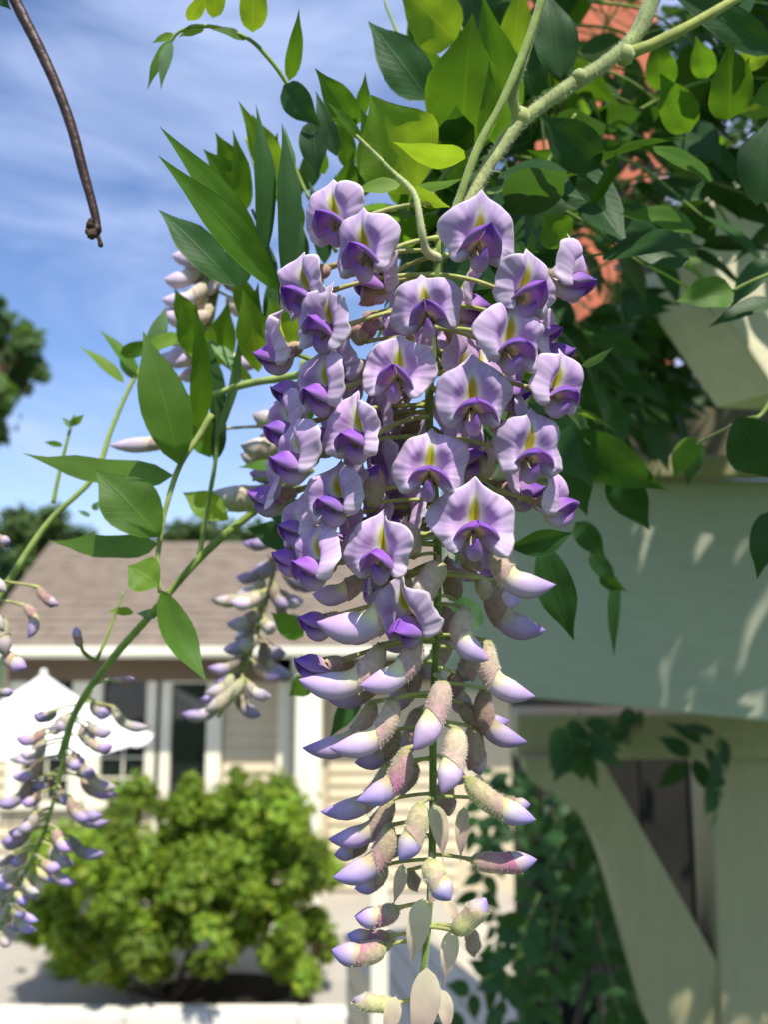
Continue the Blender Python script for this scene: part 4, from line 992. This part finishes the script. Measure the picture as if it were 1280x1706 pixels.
leaf_thing('backlit leaflets at the top edge left of the broad bright leaves', [(700, 130, .32), (670, 70, .32), (640, 0, .325)], [
    ((700, 120), (640, 60), 36, .32, 'leafd', dict(tilt=25)), ((690, 80), (720, -20), 44, .32, 'leaf', dict(tilt=20)), ((660, 260), (600, 200), 40, .31, 'leafd', dict(tilt=20)), ((720, 140), (680, 40), 50, .325, 'leaf', dict(tilt=20)), ((650, 130), (660, 60), 30, .33, 'leaf', dict(tilt=25)), ((580, 280), (560, 180), 34, .31, 'leaf', dict(tilt=25))])
arch = leaf_thing('arching leaf tip curling over against the sky at upper left', [(530, 230, .275), (478, 140, .27), (445, 95, .268), (410, 63, .266), (350, 44, .266), (300, 52, .266), (278, 78, .266)], [
    ((481, 135), (498, 14), 27, .268, 'leaf', dict(tilt=20)), ((472, 142), (534, 212), 50, .27, 'leafd', dict(tilt=10)), ((520, 200), (528, 302), 48, .272, 'leafd', dict(tilt=10)), ((420, 54), (421, -60), 46, .266, 'leafy', dict(tilt=10)), ((354, 30), (362, -50), 32, .266, 'leafy', dict(tilt=20)), ((312, 34), (346, -22), 24, .266, 'leafy', dict(tilt=30)),
    ((286, 66), (244, 150), 18, .265, 'leaf', dict(tilt=40)), ((284, 70), (267, 149), 20, .263, 'leafs', dict(tilt=30)), ((290, 58), (252, 72), 12, .266, 'leafy', dict(tilt=30)), ((340, 46), (296, 62), 16, .266, 'leafy', dict(tilt=40)), ((408, 66), (350, 48), 14, .267, 'leaf', dict(tilt=55))])
leaf_thing('pair of pointed leaflets against the sky above the cluster top', [(592, 222, .262), (600, 235, .26), (640, 270, .25)], [
    ((592, 212), (524, 113), 50, .262, 'leaf', dict(tilt=10)), ((592, 208), (609, 120), 24, .265, 'leaf', dict(tilt=40)), ((540, 290), (510, 210), 30, .28, 'leaf'), ((560, 260), (525, 150), 30, .29, 'leafd')], r=.0005)
leaf_thing('broad bright backlit leaflets above the cluster', [(720, 330, .262), (735, 300, .265), (770, 262, .265), (800, 240, .262)], [
    ((690, 322), (618, 158), 150, .262, 'leafy', dict(tilt=14, fold=.3, maxat=.5)), ((770, 262), (788, 22), 128, .272, 'leaf', dict(tilt=-12, fold=.35, maxat=.45)), ((838, 250), (806, -10), 84, .282, 'leaf', dict(tilt=15, fold=.3, maxat=.45)),
    ((714, 168), (612, 34), 76, .285, 'leafd', dict(tilt=15)), ((776, 264), (656, 238), 40, .245, 'leafy', dict(tilt=-40, fold=.15)), ((802, 236), (817, 98), 28, .25, 'leaf', dict(tilt=45)), ((640, 300), (600, 180), 60, .27, 'leaf', dict(tilt=20))])
leaf_thing('cluster of leaflets at the top edge above the bright broad leaves', [(790, 120, .30), (770, 50, .30), (740, -20, .30)], [
    ((760, 70), (660, -30), 90, .30, 'leafy', dict(tilt=10)), ((730, 160), (690, 60), 60, .31, 'leaf'), ((800, 60), (770, -60), 70, .31, 'leafd'), ((850, 120), (868, -40), 56, .29, 'leafy', dict(tilt=20)), ((735, 60), (690, -50), 60, .32, 'leaf')])
leaf_thing('round pale green leaflet tucked behind the left of the cluster', [(520, 600, .25), (490, 588, .252), (478, 580, .255)], [((486, 588), (448, 496), 66, .255, 'leafy', dict(tilt=5, maxat=.5)), ((430, 620), (405, 480), 56, .30, 'leafy', dict(tilt=15, maxat=.5)), ((410, 600), (430, 470), 40, .305, 'leaf')])
leaf_thing('leaf with small pale leaflets in front of the pink cluster at left', [(400, 640, .33), (370, 590, .33), (330, 575, .33), (250, 575, .335)], [
    ((330, 590), (300, 500), 50, .33, 'leaf'), ((300, 560), (230, 590), 24, .325, 'leafy', dict(tilt=40)), ((250, 592), (278, 508), 30, .33, 'leafs'), ((320, 545), (290, 480), 38, .34, 'leaf'), ((350, 600), (300, 560), 30, .335, 'leafy'), ((360, 610), (380, 500), 50, .34, 'leaf'), ((200, 590), (265, 570), 26, .335, 'leaf'), ((395, 620), (340, 560), 20, .33, 'leafs', dict(tilt=50)), ((420, 640), (350, 590), 18, .33, 'leafy', dict(tilt=50))])
leaf_thing('dark leaflets behind the left flank of the cluster', [(500, 760, .30), (470, 790, .30), (420, 800, .30)], [
    ((490, 780), (395, 778), 22, .30, 'leaf', dict(tilt=40)), ((500, 720), (430, 705), 20, .30, 'leafd', dict(tilt=40)), ((500, 860), (430, 830), 50, .31, 'leafd'), ((520, 700), (470, 650), 40, .30, 'leaf'), ((500, 900), (410, 880), 50, .32, 'leafd'), ((510, 960), (470, 880), 50, .32, 'leaf'), ((505, 1060), (450, 1020), 40, .33, 'leaf'), ((560, 1160), (500, 1090), 50, .33, 'leaf'), ((600, 1150), (548, 1230), 34, .33, 'leafd'), ((520, 1130), (480, 1160), 36, .34, 'leaf')])
leaf_thing('dark curved leaflet with a lit edge under the right flank of the cluster', [(830, 900, .25), (850, 905, .252), (865, 905, .255)], [((852, 912), (957, 888), 44, .25, 'leafd', dict(tilt=25, maxat=.5, fold=.4)), ((905, 905), (957, 1068), 62, .285, 'leafd', dict(tilt=10, maxat=.45)), ((820, 900), (752, 960), 60, .27, 'leafd', dict(tilt=15)), ((800, 1010), (745, 1050), 60, .29, 'leafd', dict(tilt=15)), ((790, 880), (830, 960), 60, .29, 'leafd')])

# ------------------------------------------------------------------ upper right foliage: placed leaflets, then compound leaves behind
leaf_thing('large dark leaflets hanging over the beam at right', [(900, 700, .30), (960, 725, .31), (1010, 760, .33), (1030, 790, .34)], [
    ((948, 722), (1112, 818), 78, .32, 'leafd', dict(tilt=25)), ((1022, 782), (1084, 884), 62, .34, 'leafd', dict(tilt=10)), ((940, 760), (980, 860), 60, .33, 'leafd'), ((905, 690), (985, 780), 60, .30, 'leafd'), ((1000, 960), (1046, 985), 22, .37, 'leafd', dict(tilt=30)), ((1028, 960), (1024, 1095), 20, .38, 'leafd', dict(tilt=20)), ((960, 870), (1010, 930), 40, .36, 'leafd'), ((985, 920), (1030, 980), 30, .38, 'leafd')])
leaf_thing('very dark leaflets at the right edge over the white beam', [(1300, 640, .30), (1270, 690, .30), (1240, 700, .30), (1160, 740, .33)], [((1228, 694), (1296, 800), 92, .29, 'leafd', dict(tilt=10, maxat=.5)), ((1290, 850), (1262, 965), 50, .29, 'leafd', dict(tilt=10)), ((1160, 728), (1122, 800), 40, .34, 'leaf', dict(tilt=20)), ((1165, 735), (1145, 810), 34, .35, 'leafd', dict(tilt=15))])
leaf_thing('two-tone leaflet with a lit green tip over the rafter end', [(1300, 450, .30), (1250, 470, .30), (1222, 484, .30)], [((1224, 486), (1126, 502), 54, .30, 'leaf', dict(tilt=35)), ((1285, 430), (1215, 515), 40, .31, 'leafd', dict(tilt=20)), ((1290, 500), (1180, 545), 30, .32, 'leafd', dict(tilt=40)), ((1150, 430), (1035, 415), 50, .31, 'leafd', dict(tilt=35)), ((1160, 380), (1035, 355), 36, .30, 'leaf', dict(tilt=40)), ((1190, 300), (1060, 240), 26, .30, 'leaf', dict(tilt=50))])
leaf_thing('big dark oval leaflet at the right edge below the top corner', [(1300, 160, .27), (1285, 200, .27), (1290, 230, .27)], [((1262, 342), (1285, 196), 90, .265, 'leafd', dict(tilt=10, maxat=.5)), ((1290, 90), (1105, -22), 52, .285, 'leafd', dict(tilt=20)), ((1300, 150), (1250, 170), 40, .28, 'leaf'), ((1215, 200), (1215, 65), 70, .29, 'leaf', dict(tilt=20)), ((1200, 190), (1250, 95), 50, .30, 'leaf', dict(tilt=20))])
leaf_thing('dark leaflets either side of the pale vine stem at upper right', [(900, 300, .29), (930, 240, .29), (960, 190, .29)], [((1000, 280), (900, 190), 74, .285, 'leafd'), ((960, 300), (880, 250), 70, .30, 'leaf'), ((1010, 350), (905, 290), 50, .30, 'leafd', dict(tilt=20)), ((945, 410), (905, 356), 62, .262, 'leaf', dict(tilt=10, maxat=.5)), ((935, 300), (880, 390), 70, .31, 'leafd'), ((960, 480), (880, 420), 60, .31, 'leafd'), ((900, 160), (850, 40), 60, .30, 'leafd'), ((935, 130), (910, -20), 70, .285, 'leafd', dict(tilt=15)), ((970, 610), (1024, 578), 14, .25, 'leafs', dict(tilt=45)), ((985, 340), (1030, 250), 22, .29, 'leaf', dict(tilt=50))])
leaf_thing('small bright leaflets at the top right corner', [(1290, 60, .33), (1260, 90, .33), (1240, 110, .335)], [((1240, 110), (1290, 90), 26, .33, 'leafy'), ((1250, 100), (1230, 40), 20, .335, 'leafy'), ((1180, 130), (1160, 60), 40, .33, 'leaf'), ((1110, 150), (1090, 60), 50, .33, 'leaf'), ((1290, 180), (1225, 190), 26, .33, 'leafy'), ((1150, 220), (1100, 120), 60, .34, 'leaf')])
leaf_thing('dark leaflets crowded in the gap left of the rafter end', [(1010, 700, .80), (1050, 600, .80), (1070, 520, .80)], [((1040 + 30 * math.cos(k * 2.1), 500 + 17 * k), (1040 + 30 * math.cos(k * 2.1) + (70 if k % 2 else -60), 520 + 17 * k + 30 * math.sin(k)), 52, .78 + .01 * (k % 3), 'leafd', dict(tilt=15)) for k in range(11)])
LEAFN = 0
GAPS = [(1085, 130, 30), (1005, 60, 34), (915, 300, 32), (975, 470, 42), (1080, 265, 22), (1075, 40, 26)]   # openings in the foliage where the chimney shows
def in_gap(pts, w):
    for q in pts:
        x_, y_, d_ = proj(q)
        if any(math.hypot(x_ - gx, y_ - gy) < gr + w / d_ * F * .45 for gx, gy, gr in GAPS): return True
    return False
def compound(base, dirv, length, npairs, lw, ll, mats, label, grp, r=.0009, droop=.25, upn=(0, 0, 1), avoid=None):
    """a wisteria leaf: stalk with paired leaflets and one at the tip, in world space"""
    base = np.asarray(base, float); dirv = nrm(dirv)
    end = base + dirv * length + np.array([0, 0, -droop * length])
    C = spline([base, base + dirv * length * .5, end], 20)
    t = thing('wisteria_leaf', label, 'leaf', base, grp)
    V, Fc, tt, a, _ = sweep(C, np.linspace(r, r * .5, 20), m=6); obj('leaf_stalk', V, Fc, M['stem'], t, np.broadcast_to(GREEN, (len(V), 3)))
    sdv = nrm(np.cross(dirv, upn)); 
    for k in range(npairs):
        i = int(19 * (k + 1.3) / (npairs + .9)); p = C[min(i, 18)]; td = nrm(C[min(i + 1, 19)] - C[max(i - 1, 0)])
        for s in (-1, 1):
            d = nrm(sdv * s + td * rng.uniform(.3, .8) + np.array([0, 0, rng.uniform(-.5, .1)]))
            L = ll * rng.uniform(.8, 1.15)
            nn = nrm(np.asarray(upn) + rng.normal(0, .35, 3))
            if in_gap([p + d * L * f_ for f_ in (.1, .4, .7, 1)], lw): continue
            V, Fc, U = leaf_geo(p + d * .003, p + d * L, lw * rng.uniform(.85, 1.1), nn, .22, .05, n=9, wave=.05)
            obj('leaflet', V, Fc, M[mats[int(rng.integers(len(mats)))]], t, None, U)
    d = nrm(C[-1] - C[-3]); V, Fc, U = leaf_geo(C[-1], C[-1] + d * ll, lw, nrm(np.asarray(upn) + rng.normal(0, .3, 3)), .22, .05, n=9)
    obj('leaflet', V, Fc, M[mats[0]], t, None, U)
    return t
GR = 'wisteria leaves massed at upper right'; LB = 'wisteria leaf in the dense shaded mass of foliage at upper right'
cands = []
while len(cands) < 900:
    px, py = rng.uniform(860, 1340), rng.uniform(-80, 690)
    if px > 1060 and py > 420: continue
    if abs(px - 1060) < 45 and 40 < py < 330 and rng.random() < .8: continue
    cands.append((px, py, rng.uniform(.38, .95)))
made = 0
for px, py, d in cands:
    if made >= 125: break
    az = rng.uniform(-1.6, 1.6) if px < 1000 else rng.uniform(0, 2 * math.pi)
    dv = nrm((math.cos(az), math.sin(az) * .6, rng.uniform(-.5, .3) if not (px > 980 and py > 200) else rng.uniform(-.1, .5))); Lc = rng.uniform(.06, .12)
    b = P(px, py - 30, d); bad = False
    for k in (0, .5, 1.0, 1.35):
        q = b + dv * Lc * k - np.array([0, 0, .25 * Lc * k * k])
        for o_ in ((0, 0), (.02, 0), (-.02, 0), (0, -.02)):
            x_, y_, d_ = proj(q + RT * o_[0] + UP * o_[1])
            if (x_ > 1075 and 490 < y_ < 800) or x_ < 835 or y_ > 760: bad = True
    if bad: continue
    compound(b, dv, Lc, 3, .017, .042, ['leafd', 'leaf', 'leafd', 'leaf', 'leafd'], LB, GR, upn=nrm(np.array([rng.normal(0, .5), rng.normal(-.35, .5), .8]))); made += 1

def fill(n, x0, x1, y0, y1, d0, d1, xmin, ymax, label, grp, mats, dirx=(-.3, 1.0)):
    k = tries = 0
    while k < n and tries < 4000:
        tries += 1
        px, py, d = rng.uniform(x0, x1), rng.uniform(y0, y1), rng.uniform(d0, d1)
        dv = nrm((rng.uniform(*dirx), rng.normal(0, .4), rng.uniform(-1, .4))); Lc = rng.uniform(.045, .09); b = P(px, py, d)
        bad = False
        for q in (0, .6, 1.3):
            x_, y_, _ = proj(b + dv * Lc * q); m_ = PX(1, d); rad = .020 / m_
            if x_ - rad < xmin or y_ + rad > ymax or (d < .72 and x_ + rad * .5 > 1100 and 480 < y_ + rad and y_ < 700): bad = True
        if bad: continue
        compound(b, dv, Lc, 3, .017, .040, mats, label, grp, upn=nrm(np.array([rng.normal(0, .5), rng.normal(-.35, .5), .8]))); k += 1
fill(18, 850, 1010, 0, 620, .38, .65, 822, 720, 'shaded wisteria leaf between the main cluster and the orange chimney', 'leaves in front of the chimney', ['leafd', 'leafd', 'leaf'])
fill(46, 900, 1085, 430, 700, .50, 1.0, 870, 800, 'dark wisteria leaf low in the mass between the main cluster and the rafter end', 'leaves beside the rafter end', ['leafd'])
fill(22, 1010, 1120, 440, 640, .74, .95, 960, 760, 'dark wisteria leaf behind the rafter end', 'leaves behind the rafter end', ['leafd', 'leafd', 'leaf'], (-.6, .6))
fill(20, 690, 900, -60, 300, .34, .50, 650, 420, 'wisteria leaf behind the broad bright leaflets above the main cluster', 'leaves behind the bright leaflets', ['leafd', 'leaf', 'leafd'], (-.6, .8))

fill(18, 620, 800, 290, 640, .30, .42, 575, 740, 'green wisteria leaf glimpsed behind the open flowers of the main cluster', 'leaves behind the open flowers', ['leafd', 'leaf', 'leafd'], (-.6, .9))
# vines hanging behind and below the pergola beam, in shade
GR2 = 'wisteria leaves hanging under the pergola beam'; LB2 = 'dark wisteria leaf hanging below the pergola beam in shade'
for px, py, d in ((935, 1188, .98), (965, 1180, 1.02), (1075, 1170, 1.08), (1200, 1225, 1.0), (1222, 1200, 1.02)):
    compound(P(px, py, d), (rng.normal(0, .5), rng.normal(0, .3), -1), .05 if px < 1150 else .08, 3, .022, .048, ['leafd'], LB2, GR2, droop=0, upn=(rng.normal(0, 1.0), -1, .6))
GR3 = 'vine leaves behind the curved brace'; LB3 = 'shaded vine leaf in the tangle behind the curved brace'
for i in range(34):
    f = rng.random(); py = 1220 + 500 * f
    px = rng.uniform(800 + 40 * (1 - f), 960 + 110 * f) if i % 6 else rng.uniform(1010, 1110)
    d = rng.uniform(1.3, 2.0)
    compound(P(px, py, d), (rng.normal(0, .6), rng.normal(0, .3), -.8), .16, 4, .026, .055, ['leafd'], LB3, GR3, droop=.1, upn=(rng.normal(0, .5), -1, .4))
for k, (x0, y0, x1, y1, d) in enumerate(((880, 1230, 930, 1720, 1.6), (900, 1300, 1010, 1720, 1.7), (985, 1380, 960, 1720, 1.5))):
    t = thing('hanging_vine', ['thin dark vine stem hanging left of the brace', 'middle dark vine stem hanging behind the brace', 'dark vine stem hanging close behind the curved brace edge'][k], 'vine stem', P(x1, y1, d))
    stem(t, [(x0, y0, d), ((x0 + x1) / 2 + 20, (y0 + y1) / 2, d), (x1, y1, d)], .005, .006, c0=(.05, .04, .025), n=20)

# ------------------------------------------------------------------ blurred clusters in the background
PINKB = dict(cal=(.66, .54, .42), cal2=(.62, .46, .42), lil=(.74, .58, .74), tip=(.66, .48, .72), cream=(.74, .66, .50), fuzz=(.7, .6, .5))
TANB = dict(cal=(.48, .46, .28), cal2=(.46, .36, .28), lil=(.50, .44, .38), tip=(.42, .34, .34), cream=(.55, .52, .32), fuzz=(.7, .6, .5))
DKB = dict(cal=(.34, .28, .20), cal2=(.30, .22, .20), lil=(.38, .30, .46), tip=(.20, .12, .34), cream=(.42, .38, .24), fuzz=(.5, .44, .34))
GRB = dict(cal=(.44, .38, .30), cal2=(.42, .32, .30), lil=(.52, .43, .50), tip=(.36, .27, .40), cream=(.6, .56, .40), fuzz=(.5, .44, .34))
def cluster(label, axis, specs, r=.0013, col=(.25, .30, .09), name='wisteria_flower_cluster', **kw):
    t = thing(name, label, 'flower cluster', P(*axis[0]))
    mb = MB(); stem_geo(mb, [P(*a) for a in axis], r, r * .6, 30, 8, c0=col); mb.obj('flower_stalk', M['stem'], t)
    for (b, tp, w, sag, d, tc_, c) in specs:
        j = int(np.argmin([abs(a[1] - b[1]) for a in axis]))
        bud(t, [(a[0], a[1], a[2]) for a in axis], b, tp, w, sag, d, .004, tc_, c, 0, 10, simple_=True)
    return t
def scatter(axis, n, ln, w, d, cols, y0, y1, side=(.5, .5), tc_=.45, jit=10, sprd=18):
    out = []
    for i in range(n):
        y = y0 + (y1 - y0) * (i + rng.random()) / n; x = axis_at(axis, y)[0]
        s = -1 if rng.random() < side[0] else 1
        f = rng.uniform(.25, 1)
        L = ln * rng.uniform(.75, 1.15)
        b = (x + s * sprd * f + rng.normal(0, 3), y); tp = (b[0] + s * L * (f * .9 + .1), y + L * rng.uniform(.15, .75))
        out.append((b, tp, w * rng.uniform(.85, 1.1), .26, d + rng.normal(0, .008), tc_, cols[int(rng.integers(len(cols)))]))
    return out
ax = [(372, 372, .36), (365, 450, .36), (352, 540, .36), (345, 640, .36), (340, 700, .36)]
cluster('blurred pale pink cluster against the sky at upper left', ax, scatter(ax, 26, 82, 34, .355, [PINKB, PINKB, TANB], 385, 600, (.75, .25)) + [((345, 405), (285, 425), 34, .25, .35, .4, PINKB), ((330, 440), (272, 465), 34, .25, .35, .4, PINKB), ((340, 470), (268, 498), 34, .25, .35, .4, PINKB), ((350, 520), (270, 520), 34, .2, .35, .4, PINKB), ((345, 392), (305, 402), 30, .2, .35, .2, DKB)])
ax = [(505, 600, .33), (490, 700, .33), (478, 860, .33)]
cluster('blurred tan buds showing at the left flank of the main cluster', ax, [((500, 735), (400, 742), 46, .12, .32, .7, TANB), ((498, 800), (345, 822), 50, .14, .325, .7, TANB), ((490, 700), (420, 690), 36, .1, .33, .6, TANB), ((330, 720), (180, 742), 30, .06, .33, .6, PINKB)] + scatter(ax, 8, 70, 34, .34, [TANB, SHD], 640, 850, (.9, .1)))
ax = [(500, 830, .42), (462, 930, .42), (430, 1050, .42), (395, 1140, .42), (362, 1195, .42)]
cluster('blurred dark purple cluster in front of the house door', ax, scatter(ax, 40, 62, 26, .42, [DKB, DKB, TANB, GRB, SHD, DKB, PINKB], 860, 1170, (.6, .4)) + [((440, 985), (350, 1000), 24, .1, .41, .7, TANB), ((405, 1130), (340, 1185), 28, .1, .41, .7, TANB)])
ax = [(150, 1150, .40), (122, 1200, .40), (100, 1290, .40), (72, 1390, .40), (28, 1480, .40), (-10, 1570, .40)]
cluster('blurred half-open cluster hanging at the lower left in front of the umbrella', ax, scatter(ax, 40, 62, 23, .395, [TANB, SHD, PINKB, DKB, SHD, DKB, GRB, DKB], 1165, 1440, (.5, .5), sprd=50) + scatter(ax, 14, 46, 18, .395, [TANB, YOU, TANB], 1440, 1550, (.5, .5)), col=(.24, .32, .06))
ax = [(-30, 870, .32), (-22, 960, .32), (-15, 1050, .32), (-20, 1150, .32)]
cluster('few dusky buds of a cluster cut off by the left edge', ax, [((5, 1030), (10, 1092), 34, .1, .31, .6, TANB), ((64, 978), (98, 1008), 20, .15, .31, .7, SHD), ((38, 1008), (46, 1064), 22, -.3, .31, .5, SHD), ((10, 1085), (44, 1112), 30, .2, .31, .6, SHD), ((-10, 895), (16, 902), 22, .1, .31, .7, SHD), ((-10, 1150), (22, 1152), 18, .1, .31, .6, DKB), ((-20, 950), (10, 985), 24, .1, .31, .6, TANB), ((-20, 1000), (6, 1050), 26, .1, .31, .6, TANB)])
ax = [(1075, 230, .62), (1070, 300, .62), (1060, 400, .62), (1050, 440, .62)]
cluster('small shaded purple cluster hidden among the upper right leaves', ax, scatter(ax, 22, 44, 20, .62, [DKB, SHD, PINKB], 250, 430, (.5, .5)))

# ------------------------------------------------------------------ dry twig top left
tw = thing('dry_twig', 'bare dark brown twig hanging down into the sky at top left', 'twig', P(20, -30, .262))
C = spline([P(x, y, .262) for x, y in ((-190, -620), (-120, -380), (-50, -190), (8, -40), (30, 12), (62, 75), (92, 140), (118, 210), (138, 285), (152, 335), (160, 370), (160, 392))], 90)
rr = np.interp(np.linspace(0, 1, 90), [0, .3, .7, .92, .96, 1], [.0026, .0019, .0016, .0013, .0016, .0010]) * (1 + .02 * rng.normal(0, 1, 90))
V, Fc, *_ = sweep(C, rr, m=10); obj('twig_stem', V, Fc, M['twig'], tw)
for (x, y, r) in ((150, 376, .0013), (147, 386, .0010), (154, 390, .0016), (150, 368, .0009)):
    c = P(x, y, .2605); Cc = np.array([c - UP * r, c - UP * r * .5, c + UP * r * .5, c + UP * r]); V, Fc, *_ = sweep(Cc, r * np.array([.3, 1, .9, .3]), m=7); V = V + rng.normal(0, r * .12, V.shape); obj('bud_scar', V, Fc, M['bark'], tw)
C = spline([P(160, 388, .262), P(165, 400, .262), P(168, 412, .262)], 8); V, Fc, *_ = sweep(C, np.array([.0009, .0007, .0007, .0007, .0007, .0008, .0009, .0004]), m=8); obj('broken_tip', V, Fc, M['bark'], tw)
tl = thing('dead_leaf', 'dark shrivelled leaf scrap in the top left corner', 'leaf', P(0, -10, .26)); leaflet(tl, (-10, -20), (18, 17), 24, .26, 'leafd', tilt=20)

# ------------------------------------------------------------------ unseen vine canopy over the pergola, leaves set to shade it
AXP = np.array([P(*a) for a in AX]); LFP = np.array([P(x, y, .28) for x, y in ((300, 700), (250, 900), (300, 1050), (430, 350), (350, 280), (690, 250), (780, 150), (620, 220), (150, 900), (100, 1250))])
KEEP = np.concatenate([AXP, LFP, [P(1230, 560, .6), P(1270, 600, .6), P(1280, 540, .6), P(1240, 500, .6)]])
mb = MB(); cnt = 0
while cnt < 3200:
    if cnt < 1100: q = P(rng.uniform(860, 1700), rng.uniform(-300, 1700), rng.uniform(.45, 1.25)); c = q + SUN * rng.uniform(.12, .9)
    else: c = CAM + np.array([rng.uniform(.0, 1.6), rng.uniform(-.7, 1.5), rng.uniform(.42, .85)])
    px, py, dd = proj(c)
    if dd > .05 and -60 < px < 1340 and py > -40: continue
    if np.linalg.norm(c - CAM) < .22: continue
    w = KEEP - c; s = w @ (-SUN); dist = np.linalg.norm(w + s[:, None] * SUN, axis=1)
    if ((s > 0) & (dist < .075)).any(): continue
    ax_ = nrm(rng.normal(0, 1, 3) * [1, 1, .3]); V, Fc, U = leaf_geo(c, c + ax_ * .055, .026, nrm(np.array([rng.normal(0, .4), rng.normal(0, .4), 1])), n=7)
    mb.add(V, Fc, (1, 1, 1), U); cnt += 1
o = mb.obj('overhead_shade_foliage', M['leafd'], None, kind='stuff')
tag(o, 'unseen wisteria canopy over the pergola, spread to shade it', 'foliage')
